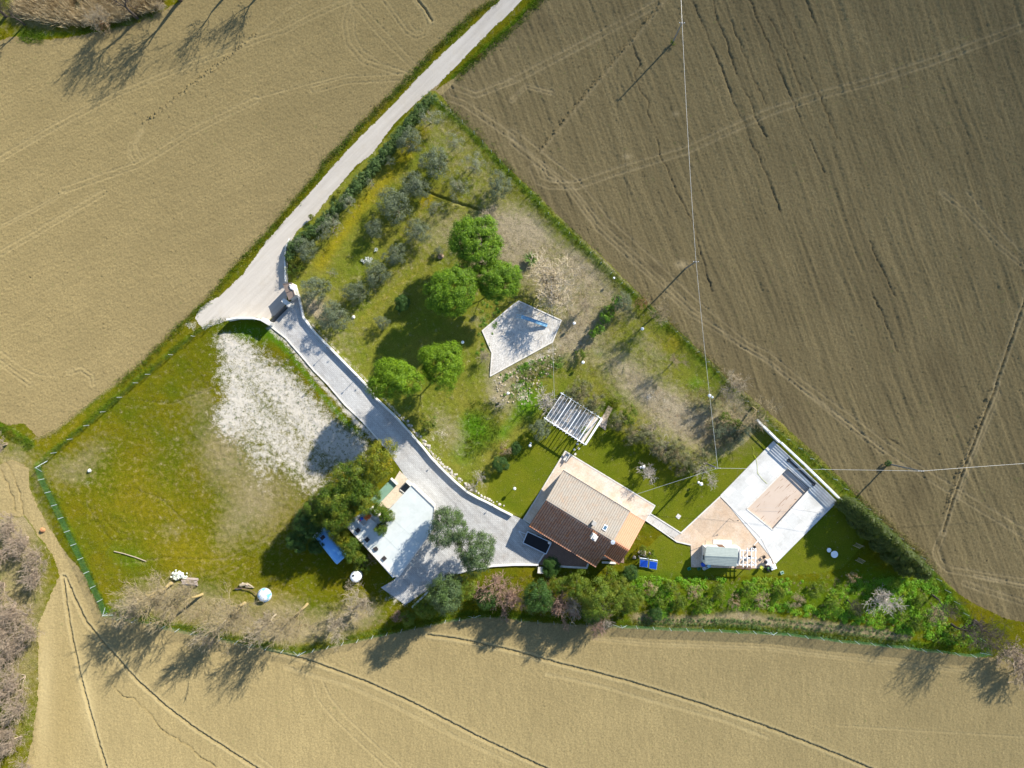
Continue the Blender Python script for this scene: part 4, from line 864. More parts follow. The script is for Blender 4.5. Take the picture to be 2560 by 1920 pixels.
mb = MB(); mb.bar(wl(wq[0], wq[3], .55) + o_s*2 + [0, 0, 1.5], wl(wq[0], wq[3], .77) + o_s*2 + [0, 0, 1.5], .04, .76); mb.build('pane', GLASS, wn)
mb = MB(); mb.bar(wl(wq[0], wq[1], .42) + [0, .03, 1.05], wl(wq[0], wq[1], .58) + [0, .03, 1.05], .06, 2.0); mb.build('door', SHUT, shed)
MB().prism([W(a, b, .16)[:2] for a, b in ((1783,1349),(1829,1350),(1829,1362),(1783,1361))], .082, .16).build('doorstep', WHITE_PAV, shed)
sp = thing('small_pergola', G(1873,1394), 'small white open pergola frame attached to the right of the shed', 'pergola')
zq = 2.3
for x in (1858.5, 1868.7, 1879, 1889.5): MB().bar(W(x - .3, 1370 if x > 1862 else 1376, zq + .12), W(x - .6, 1418, zq + .12), .13, .12).build('rafter', WHITEP, sp)
for y in (1376, 1394.5, 1411.5): MB().bar(W(1850, y, zq), W(1891, y + .5, zq), .16, .12).build('beam', WHITEP, sp)
for x, y in ((1890,1376),(1890,1411.5),(1851,1411.5),(1851,1376)): p = W(x, y, zq); MB().box(p, .12, .12, 0, zq - .05).build('post', WHITEP, sp)
MB().prism([W(a, b, .1)[:2] for a, b in ((1836,1413),(1878,1416),(1878,1424),(1836,1421))], 0, .1).build('deck', WOODD, sp)
BLKP = M('black_plastic', (.018, .018, .02), .4, .1, 3)
def chair(px, py, rz, mat, lab, cat='chair', grp=None):
    c = G(px, py); c[2] = .09; t = thing('garden_chair', c, lab, cat, grp, 0)
    def q(x, y, z): return c + [x*cos(rz) - y*sin(rz), x*sin(rz) + y*cos(rz), z]
    MB().bar(q(-.25, 0, .44), q(.25, 0, .44), .5, .05).build('seat', mat, t); MB().bar(q(-.25, .26, .70), q(.25, .26, .70), .05, .5).build('backrest', mat, t)
    for x in (-.23, .23):
        for y in (-.22, .22): MB().tube(q(x, y, 0), q(x, y, .42), .022, .022, 6).build('leg', mat, t)
    for x in (-.27, .27): MB().bar(q(x, -.22, .62), q(x, .24, .62), .05, .04).build('armrest', mat, t)
chair(1907,1391,.6,BLKP,'black garden chair on the patio right of the small pergola', grp='chairs by the shed'); chair(1901,1416,2.6,M('yellow_green_plastic', (.38, .40, .06), .5),'yellow green garden chair behind the shed pergola', grp='chairs by the shed')
chair(1871,1391,1.5,BLKP,'dark chair under the small white pergola', grp='chairs by the shed')
gl = thing('kettle_grill', G(1910,1402), 'dark round barbecue grill beside the white table', 'barbecue'); c = G(1910,1402)
MB().lathe(c + [0, 0, .55], [(.05, 0), (.26, .08), (.34, .25), (.30, .42), (.05, .50)], 18).build('bowl', BLKP, gl)
for k in range(3): MB().tube(c + [.34*cos(k*2.1), .34*sin(k*2.1), .08], c + [.16*cos(k*2.1), .16*sin(k*2.1), .62], .02, .02, 6).build('leg', DARKM, gl)
tb = thing('garden_table', G(1918,1402), 'white square plastic table on the patio by the barbecue', 'table'); c = G(1918,1402)
MB().box(c, .95, .95, .70, .75, .3).build('tabletop', WHITEP, tb)
for x in (-.38, .38):
    for y in (-.38, .38): MB().box(c + [x, y, 0], .07, .07, .08, .70, .3).build('leg', WHITEP, tb)
sb = thing('cushion_stack', G(1931,1416), 'white box of cushions at the patio corner', 'storage box'); MB().box(G(1931,1416), .95, .8, 0, .6, .35).build('box', WHITEP, sb); MB().blob(G(1930,1414) + [0, 0, .62], .38, .35, 4).build('cushion', M('cloth_white', (.7, .7, .7), .9), sb)
mw = thing('lawn_mower', G(1918,1419), 'dark lawn mower parked behind the shed pergola', 'mower'); c = G(1918,1419)
MB().box(c, .6, .95, .18, .42, .5).build('deck', BLKP, mw); MB().lathe(c + [0, 0, .42], [(.2, 0), (.2, .14), (.05, .2)], 14).build('engine', M('green_engine', (.04, .12, .04), .5), mw); MB().tube(c + [.1, -.4, .4], c + [.45, -1.0, .95], .025).build('handle', DARKM, mw)
for x in (-.3, .3):
    for y in (-.35, .35): q = c + [x*cos(.5) - y*sin(.5), x*sin(.5) + y*cos(.5), .14]; MB().tube(q - [.05, 0, 0], q + [.05, 0, 0], .13, .13, 12).build('wheel', BLKP, mw)
MB().lathe(G(1884,1367) + [0, 0, .08], [(.16, 0), (.27, .35), (.29, .42), (.22, .40), (.18, .3)], 16).build('flower_pot', BLKP); tag(bpy.data.objects['flower_pot'], 'dark round flower pot at the upper corner of the small pergola', 'flower pot')
for (a, b, r, hh, col, lab, nm) in ((1756,1410,.36,.62,(.03,.10,.50),'deep blue plastic barrel at the lower left corner of the shed','barrel'),(1771,1413.5,.33,.45,(.35,.55,.65),'pale blue plastic tub below the shed wall','tub'),(1759.5,1420,.34,.38,(.34,.36,.34),'grey plastic tub near the blue barrel','tub')):
    o = MB().lathe(G(a, b), [(r*.85, 0), (r, hh*.5), (r*.95, hh), (r*.85, hh), (r*.8, hh*.85)], 18).build(nm, M('plastic_%s' % lab.split()[0] + '_' + nm, col, .4)); tag(o, lab, nm)
for (a, b, col, lab) in ((1765.5,1418,(.55,.62,.68),'white plastic crate among the tubs below the shed'),(1746.5,1421,(.03,.16,.08),'dark green crate on the grass left of the tubs'),(1722,1421,(.02,.26,.17),'bright teal crate on the lawn left of the shed'),(1954,1431,(.35,.5,.40),'pale teal crate on the lawn right of the shed')):
    c = G(a, b); mb = MB(); mb.box(c, .55, .42, 0, .05, .4)
    for s_ in (-1, 1):
        mb.box(c + [s_*.25*cos(.4), s_*.25*sin(.4), 0], .05, .42, .05, .34, .4); mb.box(c + [-s_*.19*sin(.4), s_*.19*cos(.4), 0], .45, .04, .05, .338, .4)
    tag(mb.build('crate', M('crate_%s' % lab.split()[0] + lab.split()[1], col, .5)), lab, 'crate', 'plastic crates round the shed')

# trailer in the yard
tw = [W(a, b, .75) for a, b in ((1319,1329),(1378.5,1356.5),(1365,1385),(1307.5,1357))]
tr = thing('car_trailer', [*(tw[0] + tw[2])[:2]/2, 0], 'car trailer with a black covered bed parked in the shaded yard', 'trailer')
MB().prism([p[:2] for p in tw], .55, .70).build('bed', M('black_cover', (.008, .008, .010), .45), tr)
mb = MB()
for i in range(4): mb.bar(tw[i] + [0, 0, -.02], tw[(i+1) % 4] + [0, 0, -.02 + .002*i], .14, .24)
mb.build('frame', STEEL, tr)
fr = (tw[0] + tw[3])/2; dr = fr - (tw[1] + tw[2])/2; dr /= np.linalg.norm(dr); tip = fr + dr*1.3 + [0, .5, -.2]
mb = MB(); mb.bar(tw[0]*.75 + tw[3]*.25 + [0, 0, -.15], tip, .08, .08); mb.bar(tw[0]*.25 + tw[3]*.75 + [0, 0, -.15], tip, .08, .079); mb.build('drawbar', STEEL, tr)
for e in ((tw[0], tw[1]), (tw[3], tw[2])):
    for f in (.45, .62):
        c = lerp(*e, f); c[2] = .32; sd = np.array([-dr[1], dr[0], 0]); MB().tube(c - sd*.11, c + sd*.11, .32, .32, 16).build('wheel', MATS['tyre_rubber'], tr)
o = MB().lathe(G(1373,1354) + [0, 0, .03], [(.25, 0), (.29, .9), (.24, 1.02), (.02, 1.08)], 18).build('waste_bin', WHITEP); tag(o, 'white round bin at the corner of the black trailer', 'bin')
bx = thing('tool_chest', G(1352,1421), 'grey slatted chest on the shaded grass below the yard', 'chest'); MB().box(G(1352,1423), 1.05, 1.0, 0, .7, -.1).build('body', M('grey_wood', (.22, .22, .20), .8), bx); MB().box(G(1352,1423), 1.12, 1.08, .7, .78, -.1).build('lid', CURBM, bx)

# solar panels on a rack
for i, q in enumerate((((1600,1398.5),(1621,1401),(1619,1419),(1599,1416.6)), ((1623.6,1402),(1643.5,1405),(1641.7,1424),(1622,1421)))):
    zz = (1.15, 1.15, .45, .45); P = [W(a, b, z) for (a, b), z in zip(q, zz)]
    t = thing('solar_panel', [*sum(P)[:2]/4, 0], ('left' if i == 0 else 'right') + ' of the two bright blue tilted solar panels on the lawn', 'solar panel', 'blue solar panels by the house')
    pn = roofslab('panel', P, .06, M('solar_frame', (.45, .58, .70), .4) if i == 0 else MATS['solar_frame'], t); cc_ = sum(P)/4
    roofslab('cells', [cc_ + (p - cc_)*.92 + [0, 0, .01] for p in P], .02, M('blue_cells', (.005, .09, .62), .25, .06, 1, spec=.4) if i == 0 else MATS['blue_cells'], pn)
    for k in (0, 1): MB().tube(P[k] - [0, 0, .05], np.array([P[k][0], P[k][1] + .25, 0]), .03).build('leg', STEEL, t)
    for k in (2, 3): MB().tube(P[k] - [0, 0, .05], np.array([P[k][0], P[k][1], 0]), .03).build('leg', STEEL, t)
    MB().tube(P[0] + [0, .25, .05], P[1] + [0, .25, .05], .09, .09, 10).build('header_tank', STEEL, t)
mh = MB(); mh.box(G(1696,1291), .72, .72, -.05, .06, radians(-38)); tag(mh.build('manhole_cover', CURBM), 'white square manhole cover on the lawn by the path', 'manhole cover')
# white tables on the lawn
for (a, b, r, h_, lab) in ((2073,1375.5,.38,.5,'smaller white round stool beside the white round table'),(2086.5,1386,.61,.74,'larger white round garden table on the lawn right of the pool')):
    t = thing('round_table', G(a, b), lab, 'table'); c = W(a, b, h_); c[2] = 0
    MB().lathe(c + [0, 0, h_ - .09], [(r*.96, 0), (r, .03), (r, .07), (r*.97, .09)], 28).build('tabletop', WHITEP, t); MB().lathe(c, [(r*.5, 0), (r*.5, .05), (.09, .12), (.09, h_ - .09)], 18).build('pedestal', WHITEP, t)
# blue slide on the concrete pad
bs = thing('garden_slide', G(1366,812), 'light blue garden slide chute on the five sided concrete pad', 'slide')
SLB = M('slide_blue', (.15, .31, .46), .4, .05, 2, spec=.4)
sA, sB = G(1368,814) + [0, 0, .25], W(1303,791.5,2.3)
MB().bar(sA, sB, .52, .05).build('chute', SLB, bs); dd = (sB - sA)/np.linalg.norm(sB - sA); sr = np.cross(dd, [0, 0, 1]); sr /= np.linalg.norm(sr)
for s_ in (-1, 1): MB().bar(sA + sr*s_*.28 + [0, 0, .07], sB + sr*s_*.28 + [0, 0, .07], .04, .18).build('side_rail', SLB, bs)
for s_ in (-1, 1): q = sB + sr*s_*.25; MB().tube(q, np.array([q[0] - .9, q[1] + .35, 0.05]), .04).build('ladder_rail', SLB, bs)
mb = MB()
for k in range(1, 7): f = k/7; q0 = np.array([sB[0] - .9*f, sB[1] + .35*f, sB[2]*(1 - f)]); mb.tube(q0 - sr*.25, q0 + sr*.25, .025)
mb.build('rungs', SLB, bs)

# ================================================================== LAMPS AND POSTS
GLOBE = M('opal_globe', (.80, .80, .80), .3, .02, 1, spec=.5)
def lamp(px, py, lab, r=.27, h=1.6, extra=None):
    c = W(px, py, h); b = G(px, py, h); t = thing('globe_lamp', b, lab, 'garden lamp', 'white globe lamps in the garden')
    MB().tube(b, b + [0, 0, h - r*.8], .045, .035, 8).build('post', DARKM, t); MB().sphere(b + [0, 0, h], r, 18, 10).build('globe', GLOBE, t)
    if extra:
        e = W(*extra, h - .5); MB().sphere(e, r*.72, 16, 9).build('globe', GLOBE, t); MB().tube(b + [0, 0, h - .75], e - [0, 0, r*.6], .025).build('arm', DARKM, t)
lamp(1325,1114,'two globe lamp on the lawn left of the pergola shadow', .25, 1.5, (1327,1108)); lamp(1286.5,1221.5,'single globe lamp on the lawn left of the house'); lamp(1609,1167.5,'two globe lamp between the oleander hedge and the house patio', .30, 1.7, (1602,1168.5))
lamp(1753,1210,'two globe lamp on the lawn near the left corner of the pool terrace', .31, 1.7, (1746.5,1206)); lamp(1774,989,'two globe lamp in dry grass among the bare trees above the pool', .30, 1.8, (1781,993)); lamp(1535,695,'small globe lamp close to the wire fence', .19)
lamp(1435.5,808,'globe lamp just right of the five sided pad', .27, 1.6); lamp(1606,822,'globe lamp standing alone in yellow grass', .29); lamp(1457.5,906,'globe lamp beside a low green bush below the pad', .28); lamp(1156.5,855.5,'globe lamp in the shade of the round pines', .27); lamp(1270,983,'globe lamp beside the tiny bare shrub on the bank', .25)
wlm = thing('wall_lamp', G(851,1312), 'white globe lamp on a bracket at the flat building', 'lamp'); MB().sphere(W(846,1317,2.6), .22).build('globe', GLOBE, wlm); MB().tube(W(846,1317,2.6), W(853,1311,2.6), .03).build('bracket', STEEL, wlm)
for i, (a, b, h_, lab) in enumerate(((826,871,2.3,'tall dark lamp post on the white wall nearest the gate'),(896,941,2.3,'tall dark lamp post on the white wall near the round pines'),(735,884,2.2,'tall dark lamp post outside the curb nearest the gate'),(796,951,2.2,'tall dark lamp post outside the curb further from the gate'),
    (1088,1156,1.1,'short dark bollard on the wall where the drive widens'),(1232,1263,1.1,'short dark bollard on the wall near the house'),(907,957,1.0,'short dark bollard beside the tall lamp post near the pines'),(838,886,1.0,'short dark bollard beside the tall lamp post nearest the gate'))):
    t = thing('drive_lamp', G(a, b), lab, 'lamp post', 'dark lamp posts along the driveway'); c = G(a, b)
    MB().tube(c, c + [0, 0, h_], .05 if h_ > 2 else .025, .04 if h_ > 2 else .02, 8).build('post', DARKM, t); MB().lathe(c + [0, 0, h_], [(.05, 0), (.11, .05), (.10, .2), (.02, .26)], 12).build('head', DARKM, t)
sh = thing('outdoor_shower', G(1823,1296), 'thin dark outdoor shower pole on the stamped patio', 'shower'); c = G(1823,1296); MB().tube(c + [0, 0, .08], c + [.05, 0, 2.6], .035).build('pole', DARKM, sh); MB().tube(c + [.05, 0, 2.6], c + [.75, .1, 2.55], .03).build('arm', DARKM, sh); MB().lathe(c + [.75, .1, 2.47], [(.13, 0), (.10, .05), (.03, .09)], 12).build('shower_head', DARKM, sh)
lp = thing('leaning_pole', G(1763,1362), 'thin dark pole by the upper left corner of the shed', 'pole'); MB().tube(G(1763,1363), W(1763,1352,1.8), .035).build('pole', DARKM, lp); MB().sphere(W(1763,1352,1.8), .07, 8, 5).build('knob', DARKM, lp)
# timber frames under the cypresses
for i, (a, b, lab) in enumerate(((2136,1360,'upper left timber ladder frame at the edge of the cypress shade'),(2142,1397,'lower left timber ladder frame by the flower strip'),(2180,1349,'timber ladder frame deep in the cypress shade'),(2231,1402,'timber ladder frame at the far right of the cypress row'))):
    c = G(a, b); t = thing('timber_frame', c, lab, 'timber frame', 'timber ladder frames under the cypresses'); ux = np.array([.28, .2, 0])
    for s_ in (-1, 1): MB().tube(c + ux*s_, c + ux*s_ + [0, 0, 2.5], .055, .05, 8).build('post', WOODG, t)
    for k in range(6): MB().tube(c - ux + [0, 0, .3 + k*.42], c + ux + [0, 0, .3 + k*.42], .03, .03, 6).build('rung', WOODG, t)
# utility poles and wires
CONC = M('grey_pole', (.16, .155, .15), .8, .15, 3)
WIRE = M('aluminium_wire', (.50, .51, .52), .4, .05, 1, metal=.2)
PH = 7.0
poles = [((1681,108), 'utility pole with grass tuft at the top of the ploughed field'), ((1714,671), 'utility pole in the ploughed field near the fence'), ((2221,1160), 'utility pole with a dark bush at its foot right of the pool'), ((1764,1158), 'utility pole in the oleander hedge where the wires meet')]
tops = []
for i, ((a, b), lab) in enumerate(poles):
    c = G(a, b); hh = PH + (3.0 if i == 2 else 0.4 if i == 3 else 0); t = thing('utility_pole', c, lab, 'utility pole', 'utility poles carrying the wires')
    MB().tube(c - [0, 0, .3], c + [0, 0, hh], .15, .10, 12).build('shaft', CONC, t); MB().bar(c + [-.45, .05, hh - .15], c + [.45, -.05, hh - .15], .09, .09).build('crossarm', CONC, t)
    mb = MB()
    for s_ in (-.4, 0, .4): mb.lathe(c + [s_, 0, hh - .1], [(.04, 0), (.06, .08), (.03, .16)], 8)
    mb.build('insulators', GLOBE, t); tops.append(c + [0, 0, hh + .05])
def wire(p, q, sag, lab, r=.018, n=14):
    pts = [lerp(p, q, i/n) - np.array([0, 0, sag*4*(i/n)*(1 - i/n)]) for i in range(n+1)]
    mb = MB(); mb.path(pts, r, 5); tag(mb.build('power_line', WIRE), lab, 'power line', 'overhead wires')
wire(W(1696,-260,7), tops[0], .4, 'power line leaving the top edge from the upper pole'); wire(tops[0], tops[1], .5, 'power line between the two poles in the ploughed field'); wire(tops[1], tops[3], .4, 'power line from the field pole down to the hedge pole')
wire(tops[3], tops[2], .4, 'power line from the hedge pole over the pool to the right pole'); wire(tops[2], W(2800,1143,9), .4, 'power line leaving the right edge from the right pole'); wire(tops[3], hp(HL*.75, WU, 3.6), .3, 'thin cable from the hedge pole to the house', .02); wire(W(1378,700,6), W(1386,1000,5), .3, 'thin cable over the five sided concrete pad', .015)
# hose on the pool terrace
hz = [W(a, b, .18 if i > 2 else .06) for i, (a, b) in enumerate(tl(1280,960,(2078,535),(2090,575),(2085,610),(2108,640),(2118,690),(2122,770),(2160,820),(2205,862)))]
tag(MB().path(hz, .022, 6).build('garden_hose', M('yellow_hose', (.42, .46, .04), .5)), 'thin yellow green hose running over the lawn onto the pool terrace', 'hose')
tag(MB().path([W(1872,1268,.22), W(1980,1271,.22), W(2050,1281,.22), W(2082,1268,.22)], .012, 5).build('rope', M('grey_rope', (.4, .38, .36), .8)), 'thin grey line stretched across the pool terrace', 'rope')

# ================================================================== YARD BITS IN THE MEADOW
wt = thing('water_tank', G(891,1441), 'white round water tank with a black lid hole below the flat building', 'water tank'); c = G(891,1440,.8)
MB().lathe(c, [(.9, 0), (.95, .3), (.95, 1.4), (.86, 1.55), (.5, 1.66), (.02, 1.70)], 28).build('body', WHITEP, wt, True); MB().lathe(c + [-.35, .25, 1.60], [(.22, 0), (.22, .07), (.02, .08)], 16).build('lid', BLKP, wt)
dm = thing('tarp_dome', G(662,1487), 'round dome covered by a blue and white sheet in the yellow grass', 'covered dome')
MB().lathe(G(662,1487), [(1.18, 0), (1.15, .3), (.95, .75), (.6, 1.02), (.02, 1.15)], 28).build('sheet', M('blue_white_sheet', (.58, .62, .68), .6, .08, 2, (.12, .38, .68), (.52, .56), .8), dm, True)
MB().lathe(G(662,1487), [(1.24, 0), (1.24, .12), (1.20, .14)], 28).build('rim', STEEL, dm)
rk = thing('rubble_heap', G(448,1437), 'heap of pale green and white broken stone beside the log stack', 'rubble heap'); mb = MB()
for i in range(34): mb.blob(G(447 + random.gauss(0, 7), 1437 + random.gauss(0, 6)) + [0, 0, random.random()*.5], random.uniform(.14, .34), .75, i)
mb.build('stones', M('pale_stone', (.52, .55, .48), .9, .2, 3), rk)
lg = thing('log_stack', G(477,1453), 'stack of grey logs at the foot of a leaning yellow tree', 'log stack')
for i in range(11):
    a = G(458 + (i % 3), 1444 + i*1.6); b = G(495 + random.random()*3, 1446 + i*1.7); z = .15 + .22*(i % 2) + (.3 if 2 < i < 9 else 0)
    MB().tube(a + [0, 0, z], b + [0, 0, z + .05], random.uniform(.10, .15), random.uniform(.09, .13), 8).build('log', M('grey_bark', (.34, .28, .25), .9, .25, 5) if i == 0 else MATS['grey_bark'], lg)
br = thing('branch_heap', G(612,1466), 'heap of cut trunks and a curved branch beside the covered dome', 'branch heap')
for i, (a, b, c_, d_, r) in enumerate(((602,1462,618,1459,.28),(606,1458,622,1462,.22),(615,1466,636,1468,.15),(590,1472,606,1470,.14),(618,1458,632,1466,.18))): MB().tube(G(a, b) + [0, 0, r], G(c_, d_) + [0, 0, r*1.2], r, r*.8, 9).build('trunk_piece', MATS['grey_bark'] if i % 2 else WOODG, br)
MB().path([G(a, b) + [0, 0, .35] for a, b in ((588,1470),(605,1469),(622,1472),(636,1478),(644,1486))], .07, 6).build('curved_branch', WOODD, br)
fl = MB().path([G(286,1378) + [0, 0, .1], G(312,1384) + [0, 0, .12], G(340,1393) + [0, 0, .1], G(366,1403) + [0, 0, .1]], .09, 7).build('fallen_branch', WOODG); tag(fl, 'long bare branch lying in the meadow grass', 'branch')
for i, (a, b, r, col, lab) in enumerate(((108,1323,.42,(.42,.20,.09),'orange brown boulder on the eroded bank outside the fence'),(885,792,.30,(.6,.58,.55),'white boulder in the grass near the olive trees'),(226,1177,.32,(.45,.46,.42),'pale stone in the bare meadow patch'),(1102,640,.5,(.24,.17,.12),'old tree stump beside the round pines'))):
    tag(MB().blob(G(a, b) + [0, 0, r*.4], r, .75, i + 50).build('boulder' if i < 3 else 'tree_stump', M('rock_%s' % lab.split()[0], col, .9, .25, 4)), lab, 'boulder' if i < 3 else 'stump')
rkp = thing('rockery', G(1605,1383), 'small rockery of grey stones above the solar panels', 'rockery'); mb = MB()
for i in range(22): mb.blob(G(1606 + random.gauss(0, 10), 1383 + random.gauss(0, 4)) + [0, 0, .1], random.uniform(.14, .3), .7, i + 100)
mb.build('stones', M('rockery_stone', (.40, .34, .29), .9, .25, 4), rkp)
rb = MB()
for i in range(120):
    f = i/120; j = int(f*(len(WALL_R) - 1)); a, b = lerp(np.array(WALL_R[j], float), np.array(WALL_R[j+1], float), f*(len(WALL_R)-1) - j)
    if 6 < j < 16: rb.blob(G(a + 7 + random.random()*9, b - 7 + random.random()*6) + [0, 0, .05], random.uniform(.10, .26), .6, i + 200)
tag(rb.build('rock_border', M('limestone', (.42, .39, .35), .9, .2, 3)), 'border of pale rocks behind the driveway wall', 'rocks', None, 'stuff')
# ================================================================== VEGETATION
def unit(v): return v / (np.linalg.norm(v, axis=-1, keepdims=True) + 1e-9)
def leaf_quads(C, Nn, size, aspect, g):
    n = len(C); T = unit(np.cross(Nn, g.normal(size=(n, 3)))); B = np.cross(Nn, T)
    s = np.asarray(size).reshape(-1, 1); T = T*s*.5; B = B*s*.5*aspect
    V = np.stack([C - T - B*.6, C + T*.2 - B, C + T + B*.6, C - T*.2 + B], 1).reshape(-1, 3)
    return V, np.arange(n*4, dtype=np.int32).reshape(-1, 4)
def sphere_pts(n, g): return unit(g.normal(size=(n, 3)))
def crown(seed, rx, rz, zc, nclump, rc, nleaf, ls, aspect=.55, inner=.25, flat=.0, up=.35, low=-.5, lump=.2):
    """leaf mesh of a crown: clumps spread over (and partly inside) an uneven ellipsoid, each a cloud of leaf sized quads"""
    g = np.random.default_rng(seed)
    d = sphere_pts(nclump*4, g); d = d[d[:, 2] > low][:nclump]; n = len(d)
    ph = g.uniform(0, 6.28, 3); a = np.arctan2(d[:, 1], d[:, 0])
    rad = 1 + lump*np.sin(2*a + ph[0])*.5 + lump*np.sin(3*a + ph[1])*.6 + lump*np.sin(5*a + ph[2])*.35
    k = np.where(g.random(n) < inner, g.uniform(.3, .8, n), g.uniform(.86, 1.04, n))
    cc = d*np.array([rx, rx, rz])*(rad*k)[:, None]; cc[:, 2] += zc
    cs = rc*g.uniform(.6, 1.35, n)
    m = np.repeat(np.arange(n), nleaf); q = sphere_pts(len(m), g); rr = g.random(len(m))**.45
    P = cc[m] + q*(cs[m]*rr)[:, None]*np.array([1, 1, .8])
    nr = unit(q*.7 + d[m]*.5 + np.array([0, 0, up]) + g.normal(size=P.shape)*.45)
    return leaf_quads(P, nr, ls*g.uniform(.6, 1.4, len(m)), aspect, g)
def seg_mesh(P0, P1, R0, R1, n=4):
    P0, P1 = np.array(P0), np.array(P1); R0, R1 = np.array(R0)[:, None], np.array(R1)[:, None]
    d = unit(P1 - P0); ref = np.where(np.abs(d[:, 2:3]) > .9, np.array([[1., 0, 0]]), np.array([[0, 0, 1.]]))
    u = unit(np.cross(d, ref)); v = np.cross(d, u); a = np.arange(n)*2*pi/n
    ring = u[:, None]*np.cos(a)[None, :, None] + v[:, None]*np.sin(a)[None, :, None]
    V = np.stack([P0[:, None] + ring*R0[:, None], P1[:, None] + ring*R1[:, None]], 1).reshape(-1, 3)
    b = (np.arange(len(P0))*2*n)[:, None, None]; i = np.arange(n)
    f = np.stack([i, (i+1) % n, (i+1) % n + n, i + n], -1)[None]
    return V, (b + f).reshape(-1, 4).astype(np.int32)
def branching(seed, h, spread, lean=(0, 0), depth=5, r0=.16, kids=(2, 4), twig=.013, first=.28, droop=0.0, stems=1, straight=.75, tdep=1):
    g = np.random.default_rng(seed); tr = ([], [], [], []); tw = ([], [], [], [])
    def grow(p, d, l, r, dep):
        n = 3 if dep < 3 else 2
        for i in range(n):
            d = unit(d + g.normal(size=3)*.13 + np.array([0, 0, .10 - droop*dep])); q = p + d*l/n; r2 = max(twig*.8, r*(.86 if i < n-1 else .7))
            t = tr if dep <= tdep else tw
            t[0].append(p); t[1].append(q); t[2].append(r); t[3].append(r2)
            if dep >= 1 and i < n-1 and dep < depth:
                e = unit(d*.55 + unit(g.normal(size=3))*.8 + np.array([0, 0, .12])); grow(q, e, l*g.uniform(.45, .7), max(twig, r2*.5), dep + 1)
            p, r = q, r2
        if dep < depth:
            for k in range(g.integers(kids[0], kids[1] + 1)):
                sd = g.normal(size=3); sd[2] *= .5; e = unit(d*straight + unit(sd)*spread + np.array([0, 0, .10]))
                grow(p, e, l*g.uniform(.62, .92), max(twig, r*g.uniform(.55, .75)), dep + 1)
    for s_ in range(stems):
        d0 = unit(np.array([lean[0], lean[1], 1.0]) + (g.normal(size=3)*np.array([.45, .45, .1]) if stems > 1 else 0))
        grow(np.array([0, 0, -.15]), d0, h*first, r0, 0)
    mz = max(p[2] for p in tr[1] + tw[1]); k = h/mz
    out = []
    for t in (tr, tw):
        if not t[0]: continue
        P0, P1 = np.array(t[0])*k, np.array(t[1])*k; out.append(seg_mesh(P0, P1, t[2], t[3], 6 if t is tr else 3))
    return out
def bark(name, a, b): 
    return M(name, a, .9, .25, 6, b, (.45, .6), 2.5, .15)
BK_G = bark('grey_bark_twigs', (.34, .285, .20), (.27, .225, .165)); BK_P = bark('pinkish_bark_twigs', (.345, .27, .20), (.30, .24, .18)); BK_Y = bark('yellow_lichen_bark', (.33, .25, .105), (.25, .20, .12)); BK_D = bark('dark_bark', (.075, .06, .05), (.05, .045, .04)); BK_O = bark('orange_brown_twigs', (.30, .17, .08), (.26, .15, .09)); BK_S = bark('silver_twigs', (.42, .38, .33), (.33, .29, .25)); BK_T = bark('yellow_twigs', (.30, .24, .13), (.24, .20, .14)); BK_R = bark('reddish_twigs', (.36, .235, .18), (.29, .20, .16))
LF = {
 'pine': leafmat('pine_needles', (.050, .125, .004), (.175, .285, .010), (.075, .15, .006), .25, .8),
 'pine_bright': leafmat('young_pine_needles', (.06, .14, .004), (.21, .32, .010), (.11, .19, .006), .28, .7),
 'olive_pale': leafmat('pale_olive_leaves', (.12, .14, .075), (.24, .255, .18), (.15, .155, .075), .2, .9),
 'olive': leafmat('olive_leaves', (.075, .10, .05), (.165, .19, .125), (.10, .12, .045), .2, .9),
 'mimosa': leafmat('dark_yellow_green_leaves', (.032, .08, .005), (.10, .155, .010), (.15, .16, .010), .2, .5),
 'yellowtop': leafmat('yellow_tipped_leaves', (.06, .10, .006), (.20, .21, .010), (.36, .29, .012), .25, .35),
 'holm': leafmat('holm_oak_leaves', (.045, .085, .035), (.105, .145, .055), (.07, .12, .02), .2),
 'dark': leafmat('dark_green_leaves', (.022, .06, .010), (.055, .11, .016), (.035, .085, .012), .2),
 'green': leafmat('olive_green_leaves', (.055, .105, .008), (.135, .19, .014), (.15, .16, .012), .25),
 'hedge': leafmat('hedge_leaves', (.045, .095, .022), (.10, .155, .04), (.075, .12, .02), .2),
 'ole': leafmat('oleander_leaves', (.085, .105, .04), (.185, .18, .085), (.235, .175, .095), .2, .8),
 'laurel': leafmat('laurel_leaves', (.05, .145, .010), (.13, .25, .015), (.16, .24, .02), .25),
 'cyp': leafmat('cypress_leaves', (.012, .032, .004), (.075, .095, .010), (.04, .065, .006), .12),
 'palm': leafmat('palm_leaves', (.06, .12, .02), (.13, .19, .04), None, .15),
 'agave': leafmat('agave_leaves', (.36, .40, .33), (.46, .48, .42), None, .05),
 'ground': leafmat('ground_cover_leaves', (.085, .22, .006), (.18, .36, .012), (.20, .25, .012), .25, .45),
 'dry': leafmat('dry_brush_leaves', (.24, .175, .10), (.34, .26, .16), (.22, .12, .06), .1),
 'reed': leafmat('dry_reed_leaves', (.42, .33, .19), (.58, .48, .31), (.34, .25, .13), .15),
 'grass': leafmat('long_grass_blades', (.065, .135, .008), (.15, .205, .012), (.19, .18, .015), .3, .3),
 'tuft': leafmat('meadow_tuft_blades', (.105, .12, .012), (.20, .19, .02), (.22, .20, .06), .25, .12),
 'straw': leafmat('straw_blades', (.26, .22, .08), (.36, .30, .14), None, .2),
}
def lm(name, VF): return mesh_from(name, VF[0], VF[1])
def stack(VFs):
    V = []; F = []; b = 0
    for v, f in VFs: V.append(v); F.append(f + b); b += len(v)
    return np.concatenate(V), np.concatenate(F)
PROTO = {}
